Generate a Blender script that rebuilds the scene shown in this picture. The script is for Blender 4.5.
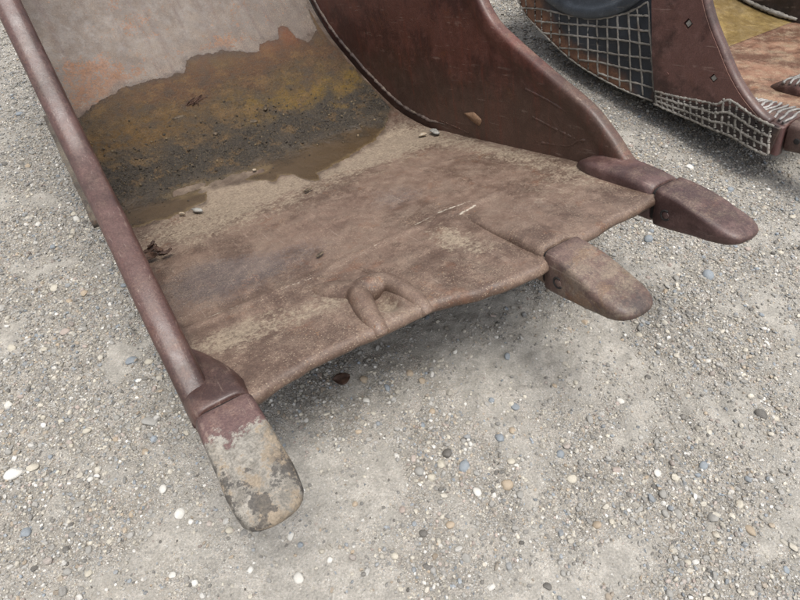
import bpy, math, random
import numpy as np
from mathutils import Matrix, Vector

# ------------------------------------------------------------------ scene, camera, light
scn = bpy.context.scene
for o in list(bpy.data.objects):
    bpy.data.objects.remove(o)
col = scn.collection

cam_data = bpy.data.cameras.new('camera')
cam = bpy.data.objects.new('camera', cam_data)
col.objects.link(cam)
cam.location = (0, 0, 1.65)
cam.rotation_euler = (math.radians(42), 0, 0)
cam_data.sensor_width = 36
cam_data.lens = 25.2
cam_data.clip_start = 0.05
cam_data.clip_end = 2000
scn.camera = cam

SUN_EL, SUN_AZ = math.radians(77), math.radians(150)     # azimuth: clockwise from +Y
world = bpy.data.worlds.new('World')
scn.world = world
world.use_nodes = True
wn = world.node_tree.nodes
wl = world.node_tree.links
wn.clear()
sky = wn.new('ShaderNodeTexSky')
sky.sky_type = 'NISHITA'
sky.sun_disc = False
sky.sun_elevation = SUN_EL
sky.sun_rotation = SUN_AZ
sky.dust_density = 4.0
hs = wn.new('ShaderNodeHueSaturation')       # overcast: the cloud cover takes the blue out of the sky
hs.inputs['Saturation'].default_value = 0.34
bg = wn.new('ShaderNodeBackground')
bg.inputs['Strength'].default_value = 0.14
wo = wn.new('ShaderNodeOutputWorld')
wl.new(sky.outputs[0], hs.inputs['Color'])
wl.new(hs.outputs[0], bg.inputs['Color'])
wl.new(bg.outputs[0], wo.inputs['Surface'])

sun_data = bpy.data.lights.new('sun', 'SUN')
sun_data.energy = 1.5
sun_data.angle = math.radians(28)
sun_data.color = (1.0, 0.98, 0.95)
sun = bpy.data.objects.new('sun', sun_data)
col.objects.link(sun)
sd = Vector((math.sin(SUN_AZ) * math.cos(SUN_EL), math.cos(SUN_AZ) * math.cos(SUN_EL), math.sin(SUN_EL)))
sun.location = sd * 30
sun.rotation_euler = sd.to_track_quat('Z', 'Y').to_euler()

scn.view_settings.view_transform = 'Standard'
scn.view_settings.look = 'None'
scn.view_settings.gamma = 1
scn.view_settings.use_curve_mapping = False
scn.view_settings.exposure = 0.95

rng = np.random.default_rng(7)
random.seed(7)

# ------------------------------------------------------------------ numeric helpers
def pn(x, y, seed=0):
    """2-D gradient noise, about -0.7..0.7"""
    x = np.asarray(x, float); y = np.asarray(y, float)
    xi = np.floor(x).astype(np.int64); yi = np.floor(y).astype(np.int64)
    xf = x - xi; yf = y - yi
    def g(ix, iy, dx, dy):
        h = (ix * 374761393 + iy * 668265263 + seed * 974711) & 0x7fffffff
        h = ((h ^ (h >> 13)) * 1274126177) & 0x7fffffff
        a = ((h ^ (h >> 16)) & 0xffff) / 65536.0 * 2 * math.pi
        return np.cos(a) * dx + np.sin(a) * dy
    u = xf * xf * xf * (xf * (xf * 6 - 15) + 10); v = yf * yf * yf * (yf * (yf * 6 - 15) + 10)
    a = g(xi, yi, xf, yf); b = g(xi + 1, yi, xf - 1, yf)
    c = g(xi, yi + 1, xf, yf - 1); d = g(xi + 1, yi + 1, xf - 1, yf - 1)
    return (a + (b - a) * u) * (1 - v) + (c + (d - c) * u) * v

def fbm(x, y, f=1.0, oct=4, seed=0):
    t = 0; a = 1.0
    for k in range(oct):
        t = t + a * pn(x * f, y * f, seed + k * 17); f *= 2.03; a *= 0.5
    return t

def ss(a, b, x):
    t = np.clip((x - a) / (b - a), 0, 1); return t * t * (3 - 2 * t)

def lin(r, g, b):
    f = lambda c: ((c / 255 + 0.055) / 1.055) ** 2.4 if c > 10 else c / 255 / 12.92
    return (f(r), f(g), f(b))

def spline(P, n=24):
    P = np.array(P, float); P = np.vstack([2 * P[0] - P[1], P, 2 * P[-1] - P[-2]]); out = []
    for i in range(1, len(P) - 2):
        t = np.linspace(0, 1, n, endpoint=False)[:, None]; a, b, c, d = P[i - 1:i + 3]
        out.append(.5 * ((2 * b) + (-a + c) * t + (2 * a - 5 * b + 4 * c - d) * t ** 2 + (-a + 3 * b - 3 * c + d) * t ** 3))
    out.append(P[-2:-1]); return np.vstack(out)

def resample(P, n):
    P = np.asarray(P, float)
    L = np.r_[0, np.cumsum(np.linalg.norm(np.diff(P, axis=0), axis=1))]
    t = np.linspace(0, L[-1], n)
    return np.stack([np.interp(t, L, P[:, k]) for k in range(P.shape[1])], 1)

def segdist(x, y, pts):
    """distance of points to a polyline"""
    d = np.full(np.shape(x), 1e9)
    for (ax, ay), (bx, by) in zip(pts[:-1], pts[1:]):
        vx, vy = bx - ax, by - ay
        t = np.clip(((x - ax) * vx + (y - ay) * vy) / (vx * vx + vy * vy + 1e-12), 0, 1)
        d = np.minimum(d, np.hypot(x - ax - t * vx, y - ay - t * vy))
    return d

def mesh_np(name, V, F, smooth=True):
    """V (n,3); F: (m,3) or (m,4) integer array or list of such arrays"""
    if not isinstance(F, list): F = [F]
    F = [np.asarray(f, np.int32) for f in F if len(f)]
    me = bpy.data.meshes.new(name)
    V = np.asarray(V, np.float32)
    me.vertices.add(len(V)); me.vertices.foreach_set('co', V.ravel())
    nl = sum(f.size for f in F); npol = sum(len(f) for f in F)
    me.loops.add(nl); me.polygons.add(npol)
    me.loops.foreach_set('vertex_index', np.concatenate([f.ravel() for f in F]))
    tot = np.concatenate([np.full(len(f), f.shape[1], np.int32) for f in F])
    me.polygons.foreach_set('loop_start', np.r_[0, np.cumsum(tot)[:-1]].astype(np.int32))
    me.polygons.foreach_set('use_smooth', np.full(npol, smooth))
    me.update(calc_edges=True); me.validate()
    return me

def add_col(me, name, rgb):
    a = me.attributes.new(name, 'FLOAT_COLOR', 'POINT')
    c = np.ones((len(rgb), 4), np.float32); c[:, :3] = rgb
    a.data.foreach_set('color', c.ravel())

def add_val(me, name, v):
    a = me.attributes.new(name, 'FLOAT', 'POINT'); a.data.foreach_set('value', np.asarray(v, np.float32).ravel())

def obj(name, me, mat=None, parent=None, label=None, cat=None, group=None, kind=None, loc=None):
    o = bpy.data.objects.new(name, me); col.objects.link(o)
    if mat is not None and me is not None and not me.materials: me.materials.append(mat)
    if parent is not None:
        o.parent = parent
        if 'offset' in OFF.get(parent.name, {}): o.location = OFF[parent.name]['offset']
    if loc is not None: o.location = loc
    if label: o['label'] = label
    if cat: o['category'] = cat
    if group: o['group'] = group
    if kind: o['kind'] = kind
    return o
OFF = {}

def gridF(nu, nv, closeu=False, closev=False, flip=False):
    """quad faces of a (nu, nv) vertex grid"""
    iu = np.arange(nu if closeu else nu - 1); iv = np.arange(nv if closev else nv - 1)
    a, b = np.meshgrid(iu, iv, indexing='ij')
    a2, b2 = (a + 1) % nu, (b + 1) % nv
    q = np.stack([a * nv + b, a2 * nv + b, a2 * nv + b2, a * nv + b2], -1).reshape(-1, 4)
    return q[:, ::-1] if flip else q

def tube(P, r, n=8, jitter=0.0, seed=0, squash=1.0, up=(0, 0, 1)):
    """tapered tube along points, returns V, F (closed ends)"""
    P = np.asarray(P, float); m = len(P)
    r = np.broadcast_to(np.asarray(r, float), (m,)).copy()
    if jitter:
        r *= 1 + jitter * np.random.default_rng(seed).normal(size=m).clip(-2, 2)
    T = np.gradient(P, axis=0); T /= np.linalg.norm(T, axis=1)[:, None] + 1e-12
    U = np.asarray(up, float) - T * (T @ np.asarray(up, float))[:, None]
    U /= np.linalg.norm(U, axis=1)[:, None] + 1e-12
    S = np.cross(T, U)
    a = np.linspace(0, 2 * math.pi, n, endpoint=False)
    V = P[:, None] + r[:, None, None] * (np.cos(a)[None, :, None] * S[:, None] + squash * np.sin(a)[None, :, None] * U[:, None])
    V = V.reshape(-1, 3); F = gridF(m, n, closev=True)
    V = np.vstack([V, P[0], P[-1]]); k = m * n
    c0 = np.array([[k, (j + 1) % n, j] for j in range(n)]); c1 = np.array([[k + 1, (m - 1) * n + j, (m - 1) * n + (j + 1) % n] for j in range(n)])
    return V, [F, c0, c1]

def loft(sec, n=40, e=4.5):
    """rounded-box sections (cx, y, top, bottom, half width[, exponent]) lofted along y, ends capped"""
    a = np.linspace(0, 2 * math.pi, n, endpoint=False); rows = []
    for s in sec:
        cx, y, zt, zb, hw = s[:5]; ee = s[5] if len(s) > 5 else e
        ca, sa = np.cos(a), np.sin(a)
        px = np.sign(ca) * np.abs(ca) ** (2 / ee); pz = np.sign(sa) * np.abs(sa) ** (2 / ee)
        rows.append(np.stack([cx + hw * px, np.full(n, y), (zt + zb) / 2 + (zt - zb) / 2 * pz], 1))
    m = len(rows); V = np.vstack(rows); F = gridF(m, n, closev=True)
    c0 = np.vstack(rows[0]).mean(0); c1 = np.vstack(rows[-1]).mean(0)
    V = np.vstack([V, c0, c1]); k = m * n
    A = np.array([[k, (j + 1) % n, j] for j in range(n)]); B = np.array([[k + 1, (m - 1) * n + j, (m - 1) * n + (j + 1) % n] for j in range(n)])
    return V, [F, A, B]

def box_bevel(x0, x1, y0, y1, z0, z1, b=.004):
    s = [(0.5 * (x0 + x1), y0, z1 - b, z0 + b, (x1 - x0) / 2 - b, 12), (0.5 * (x0 + x1), y0 + b, z1, z0, (x1 - x0) / 2, 12),
         (0.5 * (x0 + x1), y1 - b, z1, z0, (x1 - x0) / 2, 12), (0.5 * (x0 + x1), y1, z1 - b, z0 + b, (x1 - x0) / 2 - b, 12)]
    return loft(s, 32)

def fix_normals(me):
    import bmesh
    bm = bmesh.new(); bm.from_mesh(me); bmesh.ops.recalc_face_normals(bm, faces=bm.faces); bm.to_mesh(me); bm.free()
    return me

# ------------------------------------------------------------------ materials
class NT:
    def __init__(s, name):
        s.m = bpy.data.materials.new(name); s.m.use_nodes = True
        s.t = s.m.node_tree; s.t.nodes.clear()
        s.out = s.t.nodes.new('ShaderNodeOutputMaterial'); s.b = s.t.nodes.new('ShaderNodeBsdfPrincipled')
        s.t.links.new(s.b.outputs[0], s.out.inputs[0])
        s.co = s.t.nodes.new('ShaderNodeTexCoord').outputs['Object']
    def n(s, t, **k):
        nd = s.t.nodes.new(t)
        for a, v in k.items(): setattr(nd, a, v)
        return nd
    def link(s, a, b):
        if isinstance(a, (int, float)): b.default_value = a
        elif isinstance(a, tuple): b.default_value = a + (1,) if len(a) == 3 and b.type == 'RGBA' else a
        else: s.t.links.new(a, b)
    def noise(s, scale, detail=6, rough=.6, vec=None, dist=0.0):
        nd = s.n('ShaderNodeTexNoise'); nd.inputs['Scale'].default_value = scale; nd.inputs['Detail'].default_value = detail
        nd.inputs['Roughness'].default_value = rough; nd.inputs['Distortion'].default_value = dist
        s.link(vec or s.co, nd.inputs['Vector']); return nd.outputs[0]
    def voro(s, scale, feature='F1', out='Distance', vec=None):
        nd = s.n('ShaderNodeTexVoronoi', feature=feature); nd.inputs['Scale'].default_value = scale
        s.link(vec or s.co, nd.inputs['Vector']); return nd.outputs[out]
    def stretch(s, sx, sy, sz, rot=(0, 0, 0)):
        nd = s.n('ShaderNodeMapping'); nd.inputs['Scale'].default_value = (sx, sy, sz); nd.inputs['Rotation'].default_value = rot
        s.link(s.co, nd.inputs['Vector']); return nd.outputs[0]
    def ramp(s, v, a, b, x=0.0, y=1.0):
        nd = s.n('ShaderNodeMapRange', interpolation_type='SMOOTHSTEP'); s.link(v, nd.inputs[0])
        nd.inputs[1].default_value = a; nd.inputs[2].default_value = b; nd.inputs[3].default_value = x; nd.inputs[4].default_value = y
        return nd.outputs[0]
    def math(s, op, a, b=0.0, clamp=False):
        nd = s.n('ShaderNodeMath', operation=op, use_clamp=clamp); s.link(a, nd.inputs[0]); s.link(b, nd.inputs[1]); return nd.outputs[0]
    def mix(s, f, a, b, mode='MIX'):
        nd = s.n('ShaderNodeMix', data_type='RGBA', blend_type=mode); s.link(f, nd.inputs[0]); s.link(a, nd.inputs[6]); s.link(b, nd.inputs[7]); return nd.outputs[2]
    def attr(s, name, out='Fac'):
        nd = s.n('ShaderNodeAttribute', attribute_name=name); return nd.outputs[out]
    def up(s):
        g = s.n('ShaderNodeNewGeometry'); x = s.n('ShaderNodeSeparateXYZ'); s.link(g.outputs['Normal'], x.inputs[0]); return x.outputs[2]
    def sep(s):
        x = s.n('ShaderNodeSeparateXYZ'); s.link(s.co, x.inputs[0]); return x.outputs
    def done(s, c, rough=.6, bump=None, bs=.3, bd=.004, spec=.4, metal=0.0):
        s.link(c, s.b.inputs['Base Color']); s.link(rough, s.b.inputs['Roughness'])
        s.b.inputs['Specular IOR Level'].default_value = spec; s.b.inputs['Metallic'].default_value = metal
        if bump is not None:
            nd = s.n('ShaderNodeBump'); nd.inputs['Strength'].default_value = bs; nd.inputs['Distance'].default_value = bd
            s.link(bump, nd.inputs['Height']); s.link(nd.outputs[0], s.b.inputs['Normal'])
        return s.m

DUST = lin(176, 160, 132)

def soft_dark(c): return tuple(q * .84 for q in c)
def soft(c, k):
    g = .3 * c[0] + .6 * c[1] + .1 * c[2]; return tuple(q * (1 - k) + g * k * t for q, t in zip(c, (1.04, .99, .93)))
def metal_mat(name, dark, mid, light, dust=.35, rough=(.42, .68), chips=.25, extra=None, bs=.35, dustcol=DUST, orange=.25, grey=0.0, scratch=.17):
    m = NT(name); dark, mid, light = [soft(q, grey) for q in (dark, mid, light)]
    big = m.noise(3.1, 5, .68); med = m.noise(21, 5, .72); fine = m.noise(190, 3, .75)
    c = m.mix(m.ramp(big, .43, .57), soft_dark(dark), mid)
    c = m.mix(m.ramp(med, .50, .70, 0, .45), c, light)
    c = m.mix(m.math('MULTIPLY', m.ramp(m.noise(8, 6, .75), .57, .66), orange), c, lin(128, 78, 46))
    if extra: c, rg = extra(m, c, m.ramp(med, .3, .7, rough[0], rough[1]), big, med, fine)
    else: rg = m.ramp(med, .3, .7, rough[0], rough[1])
    # settled dust on faces that look up, broken by noise; pale chips; grain
    dn = m.math('ADD', m.math('MULTIPLY', m.noise(10, 6, .75), .65), m.math('MULTIPLY', fine, .35))
    d = m.math('MULTIPLY', m.ramp(m.up(), .3, .98), m.ramp(dn, .46, .62, 0, dust))
    c = m.mix(d, c, dustcol); rg = m.math('ADD', rg, m.math('MULTIPLY', d, .3), True)
    chip = m.math('MULTIPLY', m.ramp(m.voro(95), .20, .12), m.ramp(med, .5, .62, 0, chips))
    c = m.mix(chip, c, lin(186, 170, 144))
    gr = m.ramp(m.math('ADD', m.math('MULTIPLY', fine, .7), m.math('MULTIPLY', med, .3)), .32, .68, .48, .84); gc = m.n('ShaderNodeCombineColor'); [m.link(gr, q) for q in gc.inputs]
    c = m.mix(1.0, c, gc.outputs[0], 'MULTIPLY')
    # scrapes drawn along the digging direction, some bright, some bare and dark; pitting
    sv_ = m.noise(1, 3, .6, vec=m.stretch(150, 5, 60, (0, 0, .10))); sw_ = m.noise(1, 3, .6, vec=m.stretch(90, 3.5, 40, (0, 0, -.35)))
    c = m.mix(m.math('MULTIPLY', m.ramp(sv_, .64, .71, 0, scratch), m.ramp(big, .40, .58)), c, lin(176, 160, 146))
    c = m.mix(m.math('MULTIPLY', m.ramp(sw_, .63, .70, 0, scratch), m.ramp(med, .42, .58)), c, lin(168, 150, 134))
    c = m.mix(m.ramp(sv_, .36, .29, 0, scratch), c, lin(52, 38, 33))
    pit = m.ramp(m.voro(160), .16, .08); c = m.mix(m.math('MULTIPLY', pit, m.ramp(big, .54, .46, 0, .6)), c, lin(56, 42, 36))
    h = m.math('ADD', m.math('MULTIPLY', med, .9), m.math('MULTIPLY', fine, .45)); h = m.math('SUBTRACT', h, m.math('ADD', m.math('MULTIPLY', pit, .5), m.ramp(sv_, .62, .72, 0, .25)))
    return m.done(c, rg, h, bs, .004, .45)

MAROON_D, MAROON_M, MAROON_L = lin(72, 48, 44), lin(108, 76, 70), lin(146, 116, 112)
M_rim = metal_mat('rust_maroon_rim', lin(76, 53, 47), lin(92, 66, 60), lin(106, 80, 73), dust=.08, rough=(.33, .50), chips=.12, bs=.22, orange=.12)

def wall_extra(m, c, rg, big, med, fine):
    # redder old paint higher on the plate, a muddy brown splash low down near the floor
    x, y, z = m.sep()
    lo = m.math('ADD', z, m.math('MULTIPLY', m.math('SUBTRACT', big, .5), .6))
    c = m.mix(m.ramp(lo, .34, .04, 0, .65), c, lin(90, 72, 60))
    st = m.noise(1, 5, .7, vec=m.stretch(2, 30, 3.0, (.5, 0, 0)))
    c = m.mix(m.ramp(st, .52, .68, 0, .45), c, lin(112, 60, 46))
    return c, rg
M_wall = metal_mat('rust_red_wall', lin(80, 46, 39), lin(100, 61, 51), lin(112, 74, 63), dust=.15, rough=(.38, .56), chips=.10, extra=wall_extra, orange=.3)

def floor_extra(m, c, rg, big, med, fine):
    n = m.noise(13, 5, .75); n2 = m.noise(75, 4, .75); nc = m.math('SUBTRACT', n, .5); nf = m.math('ADD', m.math('MULTIPLY', nc, .9), m.math('MULTIPLY', m.math('SUBTRACT', n2, .5), 1.1))
    # grey paint left on the back, seen above the damp line
    pc = m.mix(m.ramp(big, .38, .62), lin(104, 91, 81), lin(126, 113, 101))
    pc = m.mix(m.ramp(m.noise(1, 5, .65, vec=m.stretch(16, 1.6, 1.6)), .48, .66, 0, .65), pc, lin(96, 78, 70))
    pc = m.mix(m.ramp(n2, .58, .68, 0, .4), pc, lin(86, 70, 62))
    c = m.mix(m.ramp(m.math('ADD', m.attr('paint'), m.math('MULTIPLY', nc, .6)), .42, .58), c, pc)
    orr = m.math('ADD', m.math('MULTIPLY', m.attr('orange'), .88), m.math('MULTIPLY', nf, 2.2))
    c = m.mix(m.ramp(orr, .46, .56, 0, .85), c, m.mix(m.ramp(n2, .38, .62), lin(104, 68, 41), lin(138, 90, 52)))
    c = m.mix(m.ramp(m.math('ADD', m.attr('pink'), nf), .35, .85, 0, .55), c, lin(132, 107, 93))
    c = m.mix(m.ramp(m.math('ADD', m.attr('bluegrey'), nf), .35, .8, 0, .5), c, lin(100, 94, 94))
    du = m.math('ADD', m.attr('dust'), m.math('MULTIPLY', nf, 1.35))
    c = m.mix(m.ramp(du, .36, .78, 0, .85), c, m.mix(m.ramp(n2, .35, .65), lin(126, 111, 95), lin(166, 150, 128)))
    sp = m.math('MULTIPLY', m.ramp(m.voro(135), .30, .18), m.ramp(n, .42, .56, 0, .8))
    c = m.mix(m.math('MULTIPLY', sp, m.ramp(m.attr('paint'), .5, .2)), c, lin(160, 142, 120))
    c = m.mix(m.ramp(m.math('ADD', m.attr('scuff'), m.math('MULTIPLY', m.math('SUBTRACT', n2, .5), 1.3)), .5, .75, 0, .85), c, lin(200, 190, 172))
    rg = m.math('ADD', rg, m.math('MULTIPLY', m.ramp(du, .36, .8), .2), True)
    da = m.ramp(m.math('ADD', m.attr('damp'), m.math('MULTIPLY', nf, 1.1)), .15, .60, 0, .78)
    c = m.mix(da, c, lin(74, 58, 46)); rg = m.math('SUBTRACT', rg, m.math('MULTIPLY', da, .2))
    return c, rg
M_floor = metal_mat('rust_floor_plate', lin(103, 80, 66), lin(122, 99, 84), lin(137, 114, 97), dust=.34, rough=(.46, .7), chips=.3, grey=.05, extra=floor_extra, orange=.25, dustcol=lin(140, 123, 107))
M_adapter = metal_mat('rust_adapter', lin(88, 66, 60), lin(110, 88, 82), lin(128, 104, 96), dust=.3, rough=(.42, .62), chips=.3, orange=.5)
M_toothR = metal_mat('maroon_tooth', lin(82, 58, 54), lin(102, 76, 71), lin(120, 95, 89), dust=.18, rough=(.38, .55), chips=.15, orange=.12)

def tip_extra(col1, col2, amount):
    def f(m, c, rg, big, med, fine):
        x, y, z = m.sep()
        w = m.math('ADD', m.math('MULTIPLY', y, -9.0), m.math('MULTIPLY', m.math('SUBTRACT', m.noise(16, 6, .75), .5), 2.2))
        a = m.ramp(w, .75, 1.0, 0, amount)
        k = m.mix(m.ramp(m.noise(15, 7, .75), .44, .56), col1, col2)
        k = m.mix(m.ramp(m.noise(9, 7, .75), .55, .61), k, lin(70, 66, 62))
        k = m.mix(m.ramp(m.noise(8.3, 7, .75, dist=.6), .53, .60, 0, .75), k, lin(132, 104, 70))
        c = m.mix(a, c, k); rg = m.math('ADD', rg, m.math('MULTIPLY', a, .2), True)
        return c, rg
    return f
def cake_extra(m, c, rg, big, med, fine):
    x, y, z = m.sep(); n = m.math('SUBTRACT', m.noise(17, 7, .75), .5); n2 = m.noise(34, 5, .75)
    w = m.math('ADD', m.math('MULTIPLY', y, -9.0), m.math('MULTIPLY', n, 2.4)); a = m.ramp(w, .80, .98)
    k = m.mix(m.ramp(n2, .4, .6), lin(122, 116, 106), lin(160, 154, 143))
    o = m.math('ADD', m.math('ADD', m.math('MULTIPLY', x, 4.5), m.math('MULTIPLY', y, -2.4)), m.math('MULTIPLY', n, 5.0))
    k = m.mix(m.ramp(o, .45, .85, 0, .7), k, m.mix(m.ramp(n2, .4, .6), lin(112, 94, 72), lin(144, 125, 100)))
    d = m.math('ADD', m.math('MULTIPLY', y, -4.5), m.math('MULTIPLY', m.math('SUBTRACT', m.noise(14, 6, .72), .5), 6.0))
    k = m.mix(m.ramp(d, 1.15, 1.45, 0, .85), k, lin(74, 70, 66))
    return m.mix(a, c, k), m.math('ADD', rg, m.math('MULTIPLY', a, .25), True)
M_toothL = metal_mat('mud_caked_tooth', lin(88, 64, 61), lin(106, 80, 76), lin(124, 98, 92), dust=.10, rough=(.42, .6), chips=.1, extra=cake_extra, bs=.7, orange=.15)
M_tooth3 = metal_mat('worn_tan_tooth', lin(84, 64, 58), lin(106, 84, 76), lin(126, 104, 92), dust=.14, rough=(.4, .62), chips=.35, extra=tip_extra(lin(150, 136, 116), lin(104, 82, 72), .4), orange=.5)
M_dark = NT('dark_gap').done(lin(34, 30, 28), .8)
M_weld = metal_mat('grey_weld', lin(74, 58, 52), lin(98, 82, 74), lin(124, 110, 102), dust=.3, rough=(.45, .7), chips=.2, orange=.2)
M_lat = metal_mat('pale_hard_facing', lin(136, 130, 120), lin(170, 164, 154), lin(196, 191, 182), dust=.2, rough=(.45, .65), chips=.1, orange=.15)
M_bead = metal_mat('painted_over_weld', lin(80, 54, 48), lin(112, 78, 70), lin(128, 96, 88), dust=.2, chips=.05, orange=.1)

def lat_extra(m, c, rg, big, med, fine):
    # recessed plate's shade put into the colour as slate, with bare orange rust creeping in from the lower rear edge
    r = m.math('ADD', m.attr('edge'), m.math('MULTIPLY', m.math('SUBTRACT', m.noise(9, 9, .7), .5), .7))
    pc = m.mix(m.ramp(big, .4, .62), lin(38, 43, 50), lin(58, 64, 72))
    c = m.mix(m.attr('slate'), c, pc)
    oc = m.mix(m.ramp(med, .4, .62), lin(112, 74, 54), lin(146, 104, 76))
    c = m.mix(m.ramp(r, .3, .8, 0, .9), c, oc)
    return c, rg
M_lwall = metal_mat('slate_shade_and_rust_wall', MAROON_D, lin(100, 70, 66), lin(120, 92, 88), dust=.1, extra=lat_extra, chips=.1, orange=.15)
M_slate = metal_mat('slate_blue_cover', lin(48, 53, 60), lin(70, 77, 85), lin(98, 104, 110), dust=.2, rough=(.35, .5), chips=.1, orange=0)
M_mustard = metal_mat('mustard_paint', lin(132, 108, 60), lin(148, 124, 72), lin(160, 138, 86), dust=.2, rough=(.5, .7), chips=.15, orange=.35)
M_floor2 = metal_mat('rusty_second_floor', lin(112, 78, 60), lin(146, 108, 86), lin(172, 138, 114), dust=.5, rough=(.5, .7), chips=.4, orange=.6)
M_black = metal_mat('shaded_dark_wall', lin(44, 34, 32), lin(64, 50, 46), lin(82, 68, 62), dust=.15, chips=.05, orange=.1)  # far wall's shade put into this dark colour; the wear shoe shares it

def mud_mat():
    m = NT('wet_mud')
    c = m.attr('mudcol', 'Color'); n = m.noise(75, 5, .78); g = m.noise(330, 2, .7); p = m.noise(11, 6, .75); rgh = m.attr('coarse')
    c = m.mix(m.math('MULTIPLY', m.ramp(p, .52, .60, 0, .45), rgh), c, lin(104, 78, 42))
    c = m.mix(m.math('MULTIPLY', m.ramp(p, .48, .40, 0, .55), rgh), c, lin(50, 43, 36))
    c = m.mix(m.math('MULTIPLY', m.ramp(n, .48, .38, 0, .7), m.math('ADD', rgh, .15)), c, lin(34, 28, 23))
    c = m.mix(m.math('MULTIPLY', m.ramp(g, .56, .68, 0, .6), m.math('ADD', rgh, .25)), c, lin(128, 112, 84))
    h = m.math('MULTIPLY', m.math('ADD', n, m.math('MULTIPLY', g, .4)), m.math('ADD', rgh, .2))
    rg = m.math('ADD', m.math('MULTIPLY', m.attr('wet'), -.50), m.ramp(n, .3, .7, .70, .95))
    return m.done(c, rg, h, .9, .008, .5)
M_mud = mud_mat()

def ground_mat():
    m = NT('sandy_gravel_ground')
    big = m.noise(1.3, 4, .65); med = m.noise(14, 5, .7); fine = m.noise(150, 3, .75)
    grit = m.attr('grit')
    silt = m.mix(m.ramp(med, .42, .62), lin(138, 134, 126), lin(157, 152, 143))
    base = m.mix(m.ramp(med, .4, .65), lin(130, 125, 116), lin(153, 147, 138))
    k = m.math('ADD', grit, m.math('MULTIPLY', m.math('SUBTRACT', med, .5), 1.6))
    c = m.mix(m.ramp(k, .2, .9), silt, base)
    c = m.mix(m.ramp(big, .56, .68, 0, .35), c, lin(132, 124, 111))
    # grit too small to be modelled: crushed stone of mixed colour
    nd = m.n('ShaderNodeTexVoronoi'); nd.inputs['Scale'].default_value = 210; m.link(m.co, nd.inputs['Vector'])
    sx = m.n('ShaderNodeSeparateColor'); m.link(nd.outputs['Color'], sx.inputs[0])
    mask = m.math('MULTIPLY', m.ramp(nd.outputs['Distance'], .46, .34), m.ramp(sx.outputs[0], .38, .44))
    mask = m.math('MULTIPLY', mask, m.ramp(k, .05, .6, .3, 1.0))
    gc = m.mix(sx.outputs[1], lin(104, 101, 96), lin(192, 189, 181))
    gc = m.mix(m.ramp(sx.outputs[2], .80, .86, 0, .5), gc, lin(122, 130, 138))
    gc = m.mix(m.ramp(sx.outputs[2], .16, .10, 0, .5), gc, lin(168, 148, 124))
    c = m.mix(mask, c, gc)
    gr = m.ramp(fine, .3, .7, .78, 1.16); cc = m.n('ShaderNodeCombineColor'); [m.link(gr, q) for q in cc.inputs]
    c = m.mix(1.0, c, cc.outputs[0], 'MULTIPLY')
    bump = m.math('ADD', m.math('MULTIPLY', m.math('MULTIPLY', nd.outputs['Distance'], -.9), m.ramp(k, .05, .6, .08, 1.0)), m.math('MULTIPLY', fine, .7))
    bump = m.math('ADD', bump, m.math('MULTIPLY', med, 1.5))
    return m.done(c, .95, bump, .75, .007, .2)
M_ground = ground_mat()

def stone_mat():
    m = NT('loose_stone')
    c = m.attr('stonecol', 'Color'); n = m.noise(60, 3, .7); f = m.noise(300, 2, .6)
    c = m.mix(m.ramp(n, .4, .7, .3, 0), c, lin(104, 99, 92)); c = m.mix(m.ramp(f, .55, .75, 0, .2), c, lin(206, 202, 192))
    return m.done(c, m.ramp(n, .3, .7, .6, .85), f, .25, .002, .3)
M_stone = stone_mat()
PAL = dict(W=(206, 203, 196), C=(184, 177, 162), G=(144, 142, 137), B=(126, 134, 141), T=(162, 146, 125), P=(160, 146, 137), D=(88, 85, 81))
def pebble_mat(key):
    m = NT('pebble_' + key); r, g, b = PAL[key]
    n = m.noise(70, 7, .7); v = m.noise(16, 5, .6)
    oi = m.n('ShaderNodeObjectInfo')
    base = m.mix(m.ramp(v, .35, .65), lin(r * .86, g * .86, b * .85), lin(r, g, b))
    base = m.mix(m.ramp(oi.outputs['Random'], 0, 1, 0, .35), base, lin(r * .8, g * .79, b * .77))
    base = m.mix(m.ramp(n, .5, .62, 0, .6), base, lin(152, 146, 136))
    return m.done(base, m.ramp(n, .3, .7, .5, .8), n, .3, .003, .35)
M_peb = {k: pebble_mat(k) for k in PAL}
def plain(name, a, b, sc, rough=.8):
    m = NT(name); n = m.noise(sc, 7, .7)
    return m.done(m.mix(m.ramp(n, .35, .65), lin(*a), lin(*b)), rough, n, .5, .004, .3)
M_clod = plain('dark_clod', (52, 44, 36), (92, 80, 64), 60, .7)
M_leaf = plain('dead_leaf', (46, 34, 28), (78, 58, 46), 40, .65)
M_stalk = plain('dry_stalk', (44, 30, 25), (76, 54, 42), 40, .7)
M_chip = plain('paint_chip', (112, 86, 66), (132, 104, 80), 50, .7)

# ------------------------------------------------------------------ ground
BLOBS = [(-1.78, 2.54, 0.42, 0.89, 1), (-1.47, 1.6, 0.41, 0.68, 1), (-0.98, 1.11, 0.21, 0.28, 0.9), (-1.19, 1.11, 0.21, 0.3, 0.9), (1.23, 3.3, 0.37, 0.87, 1), (1.33, 2.63, 0.27, 0.55, 1), (1.16, 3.57, 0.26, 0.64, 1), (0.95, 1.78, 0.19, 0.31, 1), (1.21, 1.54, 0.16, 0.25, 0.7), (0.13, 0.79, 0.09, 0.1, 1.3), (0.33, 0.71, 0.09, 0.09, 1.0), (0.61, 0.74, 0.11, 0.12, 0.9), (0.84, 0.68, 0.14, 0.16, 1.2), (0.97, 0.56, 0.13, 0.16, 1.1), (1.17, 1.24, 0.11, 0.16, 0.8), (-0.14, 1.07, 0.14, 0.17, 0.6), (-0.37, 1.24, 0.15, 0.19, 0.7), (-1.0, 0.62, 0.21, 0.25, 0.45), (0.14, 0.48, 0.11, 0.12, 0.4), (0.82, 0.46, 0.11, 0.13, 0.8), (1.64, 1.78, 0.26, 0.46, 0.4)]
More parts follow.
